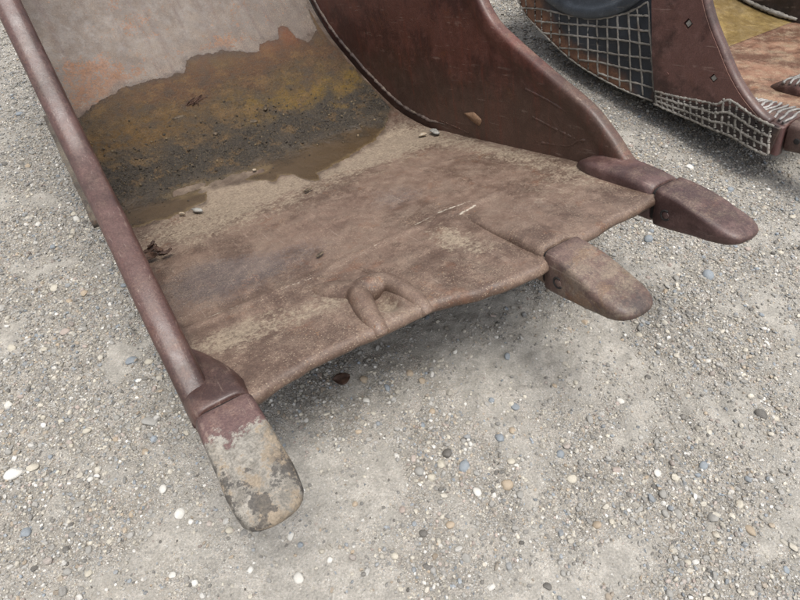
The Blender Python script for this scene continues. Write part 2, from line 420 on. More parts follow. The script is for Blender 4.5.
def density(x, y):
    d = 0.19 + 0 * x
    for cx, cy, sx, sy, w in BLOBS:
        d = d + w * np.exp(-.5 * (((x - cx) / sx) ** 2 + ((y - cy) / sy) ** 2))
    d = d * (1 + 1.7 * fbm(x, y, 4.5, 4, 91)) * .9
    far = ss(2.2, 3.2, np.hypot(x, y - 1.2))
    return np.clip(d * (1 - far) + .7 * far, .05, 1.6)
def ground_h(x, y):
    h = .016 * fbm(x, y, .9, 3, 3) + .015 * fbm(x, y, 5, 4, 11) + .0075 * fbm(x, y, 20, 3, 5)
    # old tyre tread by the left tooth, scrape marks in front of the lip
    w = np.exp(-.5 * (((x + .78) / .26) ** 2 + ((y - .62) / .24) ** 2))
    u = (x + .75) * .80 + (y - .6) * .60 + .02 * fbm(x, y, 3, 2, 8)
    h = h + w * .0045 * np.sin(u * 2 * math.pi / .042) * (0.5 + fbm(x, y, 6, 2, 14))
    w2 = np.exp(-.5 * (((x - .9) / .32) ** 2 + ((y - 1.15) / .34) ** 2))
    a = (x - .9) * .95 + (y - 1.15) * .31; b = -(x - .9) * .31 + (y - 1.15) * .95
    h = h + w2 * .012 * fbm(a * 15, b * 4, 1, 3, 23) + w2 * .007 * np.sin(a * 2 * math.pi / .075 + 3 * fbm(x, y, 3, 2, 4))
    edge = ss(30, 90, np.hypot(x, y)); return h * (1 - edge)
def lines(a, b, step, grow, far):
    core = list(np.arange(a, b + 1e-6, step)); d = step; lo, hi = [a], [b]
    while hi[-1] < far: d *= grow; hi.append(hi[-1] + d)
    d = step
    while lo[-1] > -far: d *= grow; lo.append(lo[-1] - d)
    return np.array(lo[1:][::-1] + core + hi[1:])
gx = lines(-2.3, 2.3, .0105, 1.2, 300); gy = lines(.3, 2.6, .0095, 1.07, 300)
X, Y = np.meshgrid(gx, gy, indexing='ij'); Z = ground_h(X, Y)
gm = mesh_np('ground', np.stack([X, Y, Z], -1).reshape(-1, 3), gridF(len(gx), len(gy)))
add_val(gm, 'grit', density(X, Y))
obj('ground', gm, M_ground, kind='structure')

# frame of the big bucket: x across it, y into it, z off its floor (metres)
TH, TAU = math.radians(33.1147), math.radians(15.8171)
BX = np.array([math.cos(TH), math.sin(TH), 0])
BY = np.array([-math.sin(TH) * math.cos(TAU), math.cos(TH) * math.cos(TAU), -math.sin(TAU)])
BZ = np.cross(BX, BY)
BO = np.array([-0.42035, 0.69938, 0.52405])
def to_world(l): return BO + l[0] * BX + l[1] * BY + l[2] * BZ
def to_local(P): d = np.asarray(P) - BO; return np.array([d @ BX, d @ BY, d @ BZ])

# ------------------------------------------------------------------ stones
def ico(level):
    t = (1 + 5 ** .5) / 2
    V = [(-1, t, 0), (1, t, 0), (-1, -t, 0), (1, -t, 0), (0, -1, t), (0, 1, t), (0, -1, -t), (0, 1, -t), (t, 0, -1), (t, 0, 1), (-t, 0, -1), (-t, 0, 1)]
    F = [(0, 11, 5), (0, 5, 1), (0, 1, 7), (0, 7, 10), (0, 10, 11), (1, 5, 9), (5, 11, 4), (11, 10, 2), (10, 7, 6), (7, 1, 8), (3, 9, 4), (3, 4, 2), (3, 2, 6), (3, 6, 8), (3, 8, 9), (4, 9, 5), (2, 4, 11), (6, 2, 10), (8, 6, 7), (9, 8, 1)]
    V = [np.array(v) / np.linalg.norm(v) for v in V]
    for _ in range(level):
        c = {}; G = []
        def mid(a, b):
            k = (min(a, b), max(a, b))
            if k not in c: v = V[a] + V[b]; V.append(v / np.linalg.norm(v)); c[k] = len(V) - 1
            return c[k]
        for a, b, d in F:
            x, y, z = mid(a, b), mid(b, d), mid(d, a); G += [(a, x, z), (b, y, x), (d, z, y), (x, y, z)]
        F = G
    return np.array(V), np.array(F, np.int32)
def stone_shapes(level, n, cut, seed):
    r = np.random.default_rng(seed); V0, F = ico(level); out = []
    for i in range(n):
        V = V0.copy()
        for k in range(cut):                     # flats: clip by random planes
            d = r.normal(size=3); d /= np.linalg.norm(d); q = r.uniform(.5, .88); s = V @ d; V = V - np.maximum(s - q, 0)[:, None] * d * .9
        V *= 1 + .06 * r.normal(size=(len(V), 1)) * (1 if level < 2 else .25)
        V *= np.array([r.uniform(.8, 1.25), r.uniform(.7, 1.0), r.uniform(.5, .8)])
        out.append(V)
    return out, F
def rotz(a):
    c, s = np.cos(a), np.sin(a); R = np.zeros((len(a), 3, 3)); R[:, 0, 0] = c; R[:, 0, 1] = -s; R[:, 1, 0] = s; R[:, 1, 1] = c; R[:, 2, 2] = 1; return R
def rand_rot(n, tilt, r):
    a = r.uniform(0, 2 * math.pi, n); R = rotz(a); b = r.normal(0, tilt, n)
    T = np.zeros((n, 3, 3)); T[:, 0, 0] = 1; T[:, 1, 1] = np.cos(b); T[:, 1, 2] = -np.sin(b); T[:, 2, 1] = np.sin(b); T[:, 2, 2] = np.cos(b)
    return np.einsum('nij,njk->nik', R, T)
KEYS = np.array(list('WCGBTPD')); KP = np.array([.10, .25, .36, .10, .07, .05, .07])
def scatter(n, r0, r1, power, seed, region, wide=False):
    r = np.random.default_rng(seed); xs, ys = [], []; cnt = 0
    while cnt < n:
        x = r.uniform(region[0], region[1], 40000); y = r.uniform(region[2], region[3], 40000)
        core = (np.abs(x) < .72 * (y * .67 + 1.2) * 1.04 + .08) & (y > .3)
        k = (core if not wide else ~core) & (r.uniform(0, 1.1, 40000) < density(x, y))
        lx = (x - BO[0]) * BX[0] + (y - BO[1]) * BX[1]; ly = (x - BO[0]) * -BX[1] + (y - BO[1]) * BX[0]
        k &= ~((lx > .15) & (lx < 1.5) & (ly > .75)) & ~((lx > 2.9) & (ly > .7) & (ly < 2.0)) & ~((lx > 3.7) & (ly > .7))      # nothing shows deep beneath the buckets
        xs.append(x[k]); ys.append(y[k]); cnt += k.sum()
    x = np.concatenate(xs)[:n]; y = np.concatenate(ys)[:n]
    u = r.uniform(0, 1, n); rad = (r0 ** (1 - power) + u * (r1 ** (1 - power) - r0 ** (1 - power))) ** (1 / (1 - power))
    return x, y, rad, r
def cube_shapes(n, seed):
    r = np.random.default_rng(seed); C0 = np.array([(x, y, z) for x in (-1, 1) for y in (-1, 1) for z in (-1, 1)], float) * .68
    F = np.array([(0, 1, 3), (0, 3, 2), (4, 6, 7), (4, 7, 5), (0, 4, 5), (0, 5, 1), (2, 3, 7), (2, 7, 6), (0, 2, 6), (0, 6, 4), (1, 5, 7), (1, 7, 3)], np.int32)
    return [(C0 + r.normal(0, .2, C0.shape)) * np.array([r.uniform(.8, 1.35), r.uniform(.7, 1.05), r.uniform(.55, .9)]) for _ in range(n)], F
def stone_field(n, r0, r1, power, seed, level, cut, region, wide=False):
    x, y, rad, r = scatter(n, r0, r1, power, seed, region, wide)
    sh, F = stone_shapes(level, 24, cut, seed) if level >= 0 else cube_shapes(24, seed)
    R = rand_rot(n, .5, r); idx = r.integers(0, 24, n)
    base = np.stack(sh)[idx] * rad[:, None, None]
    V = np.einsum('nij,nkj->nki', R, base); z = ground_h(x, y) + rad * r.uniform(-.1, .5, n)
    V[:, :, 0] += x[:, None]; V[:, :, 1] += y[:, None]; V[:, :, 2] += z[:, None]
    nv = base.shape[1]
    FF = (F[None] + (np.arange(n) * nv)[:, None, None]).reshape(-1, 3)
    k = r.choice(len(KEYS), n, p=KP); pal = np.array([lin(*PAL[q]) for q in KEYS])[k]
    pal = pal * r.uniform(.48, 1.16, (n, 1)); sand = np.array(lin(156, 152, 144)); t = r.uniform(0, .45, (n, 1)); pal = pal * (1 - t) + sand * t
    return V.reshape(-1, 3), FF, np.repeat(pal, nv, 0)
REG = (-3.0, 3.0, .3, 5.3)
parts = [stone_field(72000, .0022, .0052, 1.5, 21, -1, 0, REG), stone_field(35000, .0042, .0078, 1.8, 24, 0, 2, REG), stone_field(4900, .0072, .0125, 2.2, 22, 1, 5, REG), stone_field(14000, .0035, .0095, 1.8, 27, -1, 0, (-3.3, 3.3, -.4, 4.6), True)]
off = 0; VV, FF, CC = [], [], []
for V, F, c in parts: VV.append(V); FF.append(F + off); CC.append(c); off += len(V)
sm = mesh_np('gravel', np.vstack(VV), np.vstack(FF), False); add_col(sm, 'stonecol', np.vstack(CC))
obj('gravel', sm, M_stone, label='fine mixed gravel of grey, cream and bluish stones strewn over the sand', cat='gravel', kind='stuff')

# larger stones one can pick out
STONES = [(-1.193, 0.76, 0.0263, 'W'), (-1.08, 0.584, 0.0188, 'B'), (-0.942, 0.534, 0.0127, 'D'), (-0.876, 0.532, 0.0127, 'G'), (-0.717, 0.709, 0.0137, 'W'), (-0.649, 0.636, 0.0177, 'W'), (-0.611, 0.613, 0.0117, 'W'), (-1.02, 0.905, 0.0147, 'C'), (-0.627, 0.468, 0.011, 'W'), (-0.559, 0.448, 0.0136, 'W'), (-0.415, 0.481, 0.0124, 'W'), (-0.413, 0.584, 0.013, 'G'), (-0.491, 0.587, 0.013, 'C'), (-1.428, 1.248, 0.0166, 'C'), (-1.259, 1.323, 0.0189, 'P'), (-1.127, 0.942, 0.0116, 'C'), (-0.829, 0.942, 0.0215, 'G'), (-1.141, 0.777, 0.0171, 'C'), (-0.968, 1.189, 0.0217, 'B'), (-0.906, 1.189, 0.0162, 'C'), (0.035, 1.133, 0.0177, 'T'), (0.324, 0.88, 0.0194, 'B'), (0.349, 0.8, 0.0126, 'C'), (0.389, 0.999, 0.0152, 'B'), (0.31, 1.022, 0.0136, 'B'), (0.508, 0.824, 0.0159, 'B'), (0.366, 0.905, 0.0131, 'T'), (0.149, 0.824, 0.0222, 'D'), (0.128, 0.79, 0.0188, 'C'), (0.2, 0.783, 0.0188, 'B'), (0.059, 0.764, 0.0202, 'G'), (0.098, 0.741, 0.0154, 'C'), (0.327, 0.725, 0.0214, 'T'), (0.233, 0.703, 0.0151, 'W'), (0.362, 0.694, 0.0166, 'G'), (0.53, 0.747, 0.0154, 'C'), (0.796, 0.76, 0.0139, 'W'), (0.844, 0.744, 0.0139, 'C'), (0.791, 0.694, 0.0151, 'G'), (0.915, 0.622, 0.0176, 'G'), (1.004, 0.66, 0.0149, 'C'), (0.816, 0.633, 0.0147, 'G'), (0.909, 0.576, 0.0144, 'C'), (1.012, 0.587, 0.0173, 'T'), (1.208, 0.968, 0.0201, 'D'), (0.146, 0.604, 0.0146, 'T'), (0.185, 0.515, 0.0168, 'G'), (0.57, 0.601, 0.0131, 'T'), (0.619, 0.613, 0.0117, 'C'), (0.006, 0.648, 0.0133, 'P'), (0.944, 0.783, 0.0141, 'B'), (-0.127, 1.112, 0.0176, 'T'), (0.08, 1.10, 0.0139, 'T'), (-0.113, 1.022, 0.0171, 'W'), (-0.045, 1.074, 0.0156, 'B'), (0.389, 1.207, 0.0163, 'B'), (0.108, 0.979, 0.0134, 'T'), (0.201, 1.23, 0.0128, 'W'), (1.27, 1.619, 0.0247, 'B'), (1.463, 2.388, 0.0202, 'W'), (1.088, 1.84, 0.0263, 'B'), (-2.145, 2.891, 0.0198, 'B'), (-1.401, 1.557, 0.0182, 'C'), (-1.986, 2.785, 0.0193, 'G'), (0.904, 1.318, 0.0151, 'C'), (0.631, 0.949, 0.0133, 'G'), (1.266, 1.239, 0.0147, 'C'), (1.138, 0.741, 0.0138, 'G'), (-0.196, 0.507, 0.0112, 'W'), (-0.014, 0.518, 0.0126, 'C'), (-0.284, 0.548, 0.0114, 'B')]

r = np.random.default_rng(77)
ex = []
xx, yy, rr, _ = scatter(2200, .0098, .016, 3.0, 33, (-2.3, 2.3, .35, 3.4))
for x, y, q in zip(xx, yy, rr):
    if len(ex) >= 190: break
    l = to_local((x, y, 0))
    if 0.0 < l[0] < 1.6 and l[1] > .15: continue                   # hidden beneath the bucket
    if l[0] > 2.6 and l[1] > .1: continue
    if any((x - a) ** 2 + (y - b) ** 2 < (q + c + .006) ** 2 for a, b, c, k in STONES + ex): continue
    ex.append((x, y, q * (1 + .12 * max(0, y - 1)), str(r.choice(KEYS, p=KP))))
CN = dict(W='white', C='cream', G='grey', B='blue-grey', T='tan', P='pinkish', D='dark')
rs, RF = stone_shapes(2, 8, 2, 55); ang, AF = stone_shapes(2, 8, 8, 56)
rs = [v * .97 for v in rs]
PM = {}
for i, (x, y, q, k) in enumerate(STONES + ex):
    rounded = (i * 7 + int(x * 1000)) % 3 != 0; s = int(r.integers(0, 8))
    if (k, rounded, s) not in PM:
        PM[k, rounded, s] = mesh_np('pebble', (rs if rounded else ang)[s], RF)
        PM[k, rounded, s].materials.append(M_peb[k])
    l = to_local((x, y, 0))
    size = 'small' if q < .0125 else ('mid-sized' if q < .0165 else 'large')
    bed = 'amid dense gravel' if float(density(np.array(x), np.array(y))) > .45 else 'on bare silt'
    where = 'left of the caked corner tooth' if l[0] < -.08 else ('between the two buckets' if l[0] > 1.62 and l[1] > .1 else 'before the worn lip')
    lab = '%s %s %s pebble %s %s' % (size, 'rounded' if rounded else 'angular', CN[k], bed, where)
    o = obj('pebble', PM[k, rounded, s], label=lab, cat='pebble', group=lab.replace('pebble', 'pebbles'))
    o.location = (x, y, float(ground_h(np.array(x), np.array(y))) + q * .14)
    o.rotation_euler = (r.normal(0, .22), r.normal(0, .22), r.uniform(0, 6.28)); o.scale = (q, q, q * r.uniform(.75, 1.0))

# ------------------------------------------------------------------ big bucket
PROF = spline([(-.06, -.028), (.15, -.03), (.39, -.04), (.85, -.062), (1.3, -.079), (1.5, -.066), (1.7, -.022), (2.0, .117), (2.2, .23), (2.36, .34), (2.54, .53), (2.66, .74), (2.72, .96), (2.74, 1.25)], 40)
PS = np.r_[0, np.cumsum(np.linalg.norm(np.diff(PROF, axis=0), axis=1))] - .06
PT = np.gradient(PROF, axis=0); PT /= np.linalg.norm(PT, axis=1)[:, None]
def prof(s):
    """y, z, normal-y, normal-z of the floor line at arc length s"""
    y = np.interp(s, PS, PROF[:, 0]); z = np.interp(s, PS, PROF[:, 1])
    ty = np.interp(s, PS, PT[:, 0]); tz = np.interp(s, PS, PT[:, 1]); return y, z, -tz, ty
WID, TAP = 1.594, .0284
LIPX = [-.1, .084, .144, .3, .45, .61, .72, .83, .93, 1.0, 1.1, 1.162, 1.424, 1.7]
LIPY = [.02, .013, .031, .041, .031, .024, -.016, -.039, -.053, -.04, -.012, -.005, -.003, 0]
def lip(x):
    xs = np.linspace(-.1, 1.7, 181); ys = np.interp(xs, LIPX, LIPY); k = np.hanning(9); k /= k.sum()
    ys = np.convolve(np.pad(ys, 4, 'edge'), k, 'valid'); return np.interp(x, xs, ys) + .011 * fbm(x, 0 * x, 5.5, 3, 61)
def floor_off(x, s):
    return .0035 * fbm(x, s, 2.2, 3, 31) + .0011 * fbm(x, s, 14, 3, 32) - .006 * np.exp(-.5 * (((x - .3) / .18) ** 2 + ((s - .3) / .12) ** 2)) \
        - .034 * np.exp(-(((x - .516) / .036) ** 2 + ((s - .11) / .075) ** 2) ** 2) \
        + .004 * ss(.03, 0, np.abs(s - .43 + .02 * fbm(x, s, 3, 2, 2))) * ss(1.35, 1.2, x)
def surf(x, s, off=0.0):
    """point on the floor plate's upper skin (with the wear of the lip)"""
    s2 = s + lip(x) * (1 - ss(0, .45, s)); y, z, ny, nz = prof(s2); h = floor_off(x, s) + off
    return np.stack([x, y + ny * h, z + nz * h], -1)
def right_in(y): return WID - TAP * y

HEEL = np.array([.78, 1.66, -.075])
bucket = bpy.data.objects.new('excavator_bucket', None); col.objects.link(bucket)
bucket['label'] = 'big rust-brown excavator bucket with wet mud inside and three worn teeth'
bucket['category'] = 'bucket'; bucket['group'] = 'excavator buckets on the gravel'
Mw = Matrix(((BX[0], BY[0], BZ[0], 0), (BX[1], BY[1], BZ[1], 0), (BX[2], BY[2], BZ[2], 0), (0, 0, 0, 1)))
hw = to_world(HEEL); bucket.matrix_world = Matrix.Translation(hw) @ Mw
OFF['excavator_bucket'] = dict(offset=tuple(-HEEL))
def part(name, VF, mat, parent=None, label=None, fix=True, smooth=True):
    me = mesh_np(name, VF[0], VF[1], smooth)
    if fix: fix_normals(me)
    o = obj(name, me, mat, parent or bucket, label=label)
    return o

# outline of the damp deposit on the floor: front edge and tide line on the back
SB = [(-.05, 1.45), (0, 1.45), (.126, 1.416), (.215, 1.415), (.34, 1.44), (.38, 1.53), (.46, 1.53), (.54, 1.53), (.62, 1.46), (.66, 1.40), (.71, 1.447), (.76, 1.40), (.79, 1.26), (.82, 1.22), (.85, 1.32), (.957, 1.343), (1.075, 1.39), (1.23, 1.45), (1.35, 1.53), (1.42, 1.61), (1.5, 1.70), (1.6, 1.75)]
ST = [(-.05, 2.30), (0, 2.32), (.12, 2.387), (.24, 2.44), (.325, 2.46), (.43, 2.446), (.6, 2.447), (.65, 2.51), (.74, 2.53), (.88, 2.51), (1.02, 2.455), (1.06, 2.455), (1.085, 2.50), (1.17, 2.497), (1.21, 2.5), (1.235, 2.57), (1.295, 2.566), (1.312, 2.47), (1.36, 2.43), (1.41, 2.463), (1.455, 2.49), (1.47, 2.64), (1.56, 2.74)]
# floor and back: one curved plate
nx = 260
sv = np.r_[np.linspace(0, .5, 110), np.linspace(.5, 2.0, 150)[1:], np.linspace(2.0, 3.40, 130)[1:]]
u = np.linspace(0, 1, nx)
yv = prof(sv)[0]
xl = np.full(len(sv), -.05); gap = ss(1.2, 1.36, sv)
xr = right_in(yv) + .012 * (1 - gap) - .016 * gap
Xg = xl[:, None] + (xr - xl)[:, None] * u[None]; Sg = np.repeat(sv[:, None], nx, 1)
top = surf(Xg, Sg)
rl = .021; front = []
for a in np.radians([-85, -55, -25, 0, 25, 50, 72]):
    f = top[0].copy(); wob = .003 * fbm(f[:, 0], f[:, 0] * 0 + a, 12, 3, 71)
    f[:, 1] += rl - rl * math.cos(a) - rl + wob; f[:, 2] += -rl + rl * math.sin(a); front.append(f)
bot = surf(Xg[::6], Sg[::6]); _, _, ny, nz = prof(sv[::6]); bot[:, :, 1] -= ny[:, None] * .042; bot[:, :, 2] -= nz[:, None] * .042
V = np.concatenate([bot[::-1], np.stack(front), top]).reshape(-1, 3); nr = len(bot) + len(front) + len(top)
fl = mesh_np('floor_plate', V, gridF(nr, nx, closeu=True)); fix_normals(fl)
Xa = np.concatenate([Xg[::6][::-1], np.repeat(Xg[:1], len(front), 0), Xg]).ravel(); Sa = np.concatenate([Sg[::6][::-1], np.repeat(Sg[:1], len(front), 0), Sg]).ravel()
def gs(cx, cs, wx, ws, a=1.0): return a * np.exp(-.5 * (((Xa - cx) / wx) ** 2 + ((Sa - cs) / ws) ** 2))
add_val(fl, 'paint', ss(2.3, 2.48, Sa))
add_val(fl, 'orange', .80 * (gs(.1, 2.62, .10, .05, .75) + gs(.25, 2.60, .08, .05, .7) + gs(.12, 2.44, .16, .07, .85) + gs(.3, 2.49, .12, .035, .6) + gs(.92, 2.57, .09, .05, .7) + gs(.7, 2.56, .2, .02, .5) + gs(.5, 2.78, .1, .1, .45) + gs(1.2, 2.75, .2, .08, .35) + gs(.75, 2.95, .3, .05, .4) + gs(.22, .55, .05, .04, .7)))
out_ = np.maximum(np.interp(Xa, *np.array(SB).T) - Sa, Sa - np.interp(Xa, *np.array(ST).T))
add_val(fl, 'damp', np.exp(-np.maximum(out_, 0) / .036) * (.6 + .8 * fbm(Xa, Sa, 9, 3, 77)))
add_val(fl, 'pink', gs(.74, .85, .18, .16, .75) + gs(.45, .65, .2, .12, .4) + gs(1.08, .3, .08, .12, .5))
add_val(fl, 'bluegrey', gs(.3, .6, .25, .12, .7) + gs(.15, .75, .12, .12, .6) + gs(.95, .75, .12, .12, .6) + gs(1.2, .25, .12, .2, .4))
add_val(fl, 'dust', gs(.1, .29, .10, .045, .7) + gs(.28, .21, .14, .05, .4) + gs(.42, .24, .05, .06, .35) + gs(.2, 1.25, .3, .17, .5) + gs(.55, 1.38, .2, .11, .6) + gs(1.1, 1.30, .25, .10, .7) + gs(1.35, 1.40, .12, .16, .6) + gs(1.50, .75, .07, .4, .55) + gs(.42, 1.58, .15, .07, .8) + gs(.8, 1.1, .5, .1, .22) + gs(1.35, .3, .15, .08, .3) + gs(.51, .08, .03, .05, .7) + gs(.87, .27, .05, .12, .6) + .12)
wl_ = np.exp(-(segdist(Xa, Sa, [(0, .45), (.2, .43), (.48, .40), (.74, .444), (.965, .474)]) / .006) ** 2) * (.5 + .6 * fbm(Xa, Sa, 8, 2, 3))
wl_ += .72 * np.exp(-(segdist(Xa, Sa, [(.965, .474), (1.09, .462)]) / .009) ** 2) + .72 * np.exp(-(segdist(Xa, Sa, [(1.0, .40), (1.08, .412)]) / .009) ** 2)
for k in range(26):
    cx, cs = rng.uniform(.1, 1.4), rng.uniform(.1, 1.0); a = rng.uniform(.2, 1.1); L = rng.uniform(.02, .11)
    wl_ += rng.uniform(.25, .5) * np.exp(-(segdist(Xa, Sa, [(cx, cs), (cx + L * math.cos(a), cs + L * math.sin(a) * .6)]) / .004) ** 2)
add_val(fl, 'scuff', wl_)
obj('floor_plate', fl, M_floor, bucket, label='dented floor plate with a curled worn lip and grey-painted back')

# stub of the missing tooth's adapter: a worn fork standing out of the lip
def fork():
    VV, FF, off = [], [], 0
    for pts, rads in (([(.490, .23, -.026), (.478, .19, -.010), (.464, .13, -.007), (.452, .08, -.008), (.446, .035, -.012), (.443, .0, -.020), (.442, -.01, -.034)], [.034, .037, .036, .034, .031, .029, .027]),
                      ([(.478, .195, -.012), (.505, .218, -.007), (.540, .218, -.007), (.570, .19, -.007), (.583, .14, -.008), (.588, .09, -.010), (.588, .045, -.014), (.588, .0, -.022), (.588, -.01, -.036)], [.034, .034, .033, .032, .031, .030, .029, .027, .025]),
                      ([(.37, .41, -.075), (.42, .32, -.051), (.46, .25, -.034), (.486, .20, -.018)], [.05, .062, .058, .044]),
                      ([(.530, .43, -.013), (.550, .36, -.009), (.566, .28, -.008), (.572, .21, -.008)], [.007, .011, .014, .022]),
                      ([(.490, .205, -.010), (.515, .20, -.008), (.545, .20, -.010)], [.040, .044, .040])):
        c = spline([(a, b, h, r_) for (a, b, h), r_ in zip(pts, rads)], 6)
        P = surf(c[:, 0], np.maximum(c[:, 1], 0), c[:, 2] + .002); P[:, 1] += np.minimum(c[:, 1], 0)
        V, F = tube(P, c[:, 3], 14); VV.append(V); FF += [f + off for f in F]; off += len(V)
    return np.vstack(VV), FF
o = part('worn_adapter', fork(), M_floor, label='worn forked stub of a missing tooth adapter on the lip')
md = o.modifiers.new('remesh', 'REMESH'); md.mode = 'VOXEL'; md.voxel_size = .0042; md.use_smooth_shade = True
md = o.modifiers.new('smooth', 'SMOOTH'); md.factor = .5; md.iterations = 22

# side walls with a thick rolled rim
RIM_L = resample(spline([(.02, -.05), (.07, -.014), (.125, .028), (.19, .09), (.31, .18), (.45, .26), (.65, .37), (.76, .44), (.84, .53), (.95, .66), (1.05, .80), (1.15, .95), (1.3, 1.2), (1.5, 1.5)], 20), 110)
sb = np.linspace(.02, 3.38, 110); by, bz, bny, bnz = prof(sb); BOT = np.stack([by - bny * .03, bz - bnz * .03], 1)
RIM_R = resample(spline([(.075, -.03), (.12, -.012), (.18, .020), (.252, .092), (.34, .166), (.423, .213), (.526, .262), (.633, .318), (.745, .378), (.862, .45), (.937, .54), (1.03, .65), (1.13, .80), (1.23, .95), (1.38, 1.2), (1.55, 1.5)], 20), 110)
def wall(xin, sgn, thick=.062, rim=.092, RIM=None, rt=.038, step=.018):
    """xin(y): inner face; sgn -1 for the left wall, +1 for the right (direction to the outside)"""
    rows = []; d = RIM - BOT; L = np.linalg.norm(d, axis=1); dn = d / L[:, None]
    back = np.concatenate([np.linspace(0, 1, 46)])
    def row(dist_from_top, xo):
        P = RIM - dn * np.minimum(dist_from_top, L)[:, None]
        w = .0022 * fbm(P[:, 0], P[:, 1], 3, 3, 44 + int(sgn)) + .0008 * fbm(P[:, 0], P[:, 1], 18, 3, 46)
        rows.append(np.stack([xin(P[:, 0]) + sgn * (xo + w), P[:, 0], P[:, 1]], 1))
    for v in np.linspace(1, 0, 60):                      # inner face, bottom to top; the plate sits back of the rim
        q = .10 + v * (L - .10); row(q, step)
    for dd, xo in ((.085, .94), (.075, .7), (.065, .4), (.055, .12), (.042, 0)): row(np.full(110, dd), xo * step)
    for a in np.radians(np.linspace(0, 180, 15)):
        row(rt * (1 - np.sin(a) ** .75) * np.ones(110), rim / 2 - rim / 2 * np.sign(np.cos(a)) * abs(np.cos(a)) ** .62)
    for dd, xo in ((.05, rim), (.09, rim), (.10, thick + step)): row(np.full(110, dd), xo)
    for v in np.linspace(0, 1, 8): row(.10 + v * (L - .10), thick + step)
    V = np.stack(rows).reshape(-1, 3); m = len(rows); c0 = V[np.arange(m) * 110].mean(0); c1 = V[np.arange(m) * 110 + 109].mean(0); V = np.vstack([V, c0, c1]); n = m * 110
    return V, [gridF(m, 110, closeu=True), np.array([[n, i * 110, ((i + 1) % m) * 110] for i in range(m)]), np.array([[n + 1, ((i + 1) % m) * 110 + 109, i * 110 + 109] for i in range(m)])]
lw = part('side_wall', wall(lambda y: -.004 + .0 * y, -1, thick=.046, rim=.074, RIM=RIM_L, rt=.034), M_rim, label='left side wall showing its thick rounded purple-brown rim')
rwall = wall(lambda y: right_in(y) - .010, 1, thick=.045, rim=.060, RIM=RIM_R, rt=.028, step=.010)
rw_ = part('side_wall', rwall, M_wall, label='right side wall with reddish rust on its inner face')

# weld along the right wall and the back, and old weld lines on its inner face
def wall_pt(y, z, o=0.0): return (right_in(y) - o, y, z)
sw = np.linspace(1.22, 3.1, 150); y, z, ny, nz = prof(sw)
off_ = .034 + .006 * fbm(sw, 0 * sw, 9, 3, 6)
P = np.stack([right_in(y) + .003 + .004 * fbm(sw, 0 * sw, 14, 3, 8), y + ny * off_, z + nz * off_], 1)
part('weld_seam', tube(P, .0115 * (1 + 1.0 * fbm(sw, 0 * sw, 30, 4, 9)) * ss(1.2, 1.45, sw) + .002, 9, squash=.7), M_weld, label='rough grey weld along the right wall and back')
for k, L in enumerate([[(0.686, 0.204), (0.549, 0.171), (0.422, 0.134), (0.327, 0.12)], [(0.649, 0.096), (0.522, 0.069), (0.419, 0.049)], [(0.634, -0.007), (0.459, 0.012), (0.395, 0.046), (0.248, 0.079)], [(1.302, -0.033), (1.18, -0.042), (1.066, -0.056)]]):
    Q = resample(spline(L, 8), 40); Q = np.array([wall_pt(a, b, -.0056) for a, b in Q])
    part('weld_bead', tube(Q, .0075, 8, .12, k), M_wall)
# flake of paint on the right wall
ch = np.array([(1.099, .04), (1.023, .057), (.969, .029), (.987, -.002), (1.057, .018)]); ch = np.vstack([resample(np.vstack([ch, ch[:1]]), 21)[:-1]])
cc = ch.mean(0); cv = np.vstack([[wall_pt(a, b, .004 + .002 * math.sin(k)) for k, (a, b) in enumerate(ch)], [wall_pt(cc[0], cc[1], .006)], [wall_pt(a, b, -.006) for a, b in ch]])
part('paint_flake', (cv, [np.array([[20, k, (k + 1) % 20] for k in range(20)]), np.array([[k, 21 + k, 21 + (k + 1) % 20, (k + 1) % 20] for k in range(20)])]), M_chip, label='loose tan flake of paint on the right wall')

# adapters and teeth
SP = 0.52083
def tooth(cx, mat, label, seed, dy=0.0, scale=1.0):
    s = [(cx, .0, -.004, -.135, .066), (cx, -.004, .0, -.139, .07), (cx, -.03, -.003, -.139, .0712), (cx, -.08, -.012, -.135, .0730), (cx, -.12, -.023, -.131, .0742), (cx, -.16, -.036, -.126, .0748), (cx, -.20, -.047, -.128, .0752, 4.2), (cx, -.232, -.058, -.126, .0735, 3.8), (cx, -.258, -.067, -.123, .0690, 3.4), (cx, -.277, -.075, -.119, .060, 3), (cx, -.289, -.083, -.113, .048, 2.6), (cx, -.296, -.090, -.107, .032, 2.3), (cx, -.298, -.095, -.102, .015, 2)]
    s = [(a[0], -.015 + a[1] * scale + dy) + tuple(a[2:]) for a in s]
    V, F = loft(s, 80, 6.5)
    n = fbm(V[:, 0] + V[:, 2] * 1.3, V[:, 1], 20, 3, seed); c = np.array([cx, 0, 0]); d = V - np.array([cx, 0, -.07]); d[:, 1] = 0
    V = V + d / (np.linalg.norm(d, axis=1)[:, None] + 1e-6) * (.0028 * n)[:, None]
    t = part('tooth', (V, F), mat, label=label)
    return t
def pin(parent, cx, y, z, mat):
    P = [(cx - .0675, y, z), (cx - .0735, y, z), (cx - .0745, y, z)]
    V, F = tube(P, [.0125, .0125, .010], 20)
    me = fix_normals(mesh_np('retaining_pin', V, F)); o = obj('retaining_pin', me, mat); o.parent = parent
    a = np.radians(np.linspace(-150, 120, 30)); R = np.stack([np.full(30, cx - .0722), y + .0165 * np.cos(a), z + .0165 * np.sin(a)], 1)
    V, F = tube(R, .0032, 8, up=(1, 0, 0)); o2 = obj('pin_groove', fix_normals(mesh_np('pin_groove', V, F)), M_dark); o2.parent = parent
tL = tooth(0.0, M_toothL, 'corner tooth with a grey mud-caked tip beside the left rim', 1)
t3 = tooth(2 * SP, M_tooth3, 'blunt tan worn tooth in the middle of the lip', 2, dy=-.030)
tR = tooth(3 * SP, M_toothR, 'smooth dark maroon corner tooth below the right wall', 3)
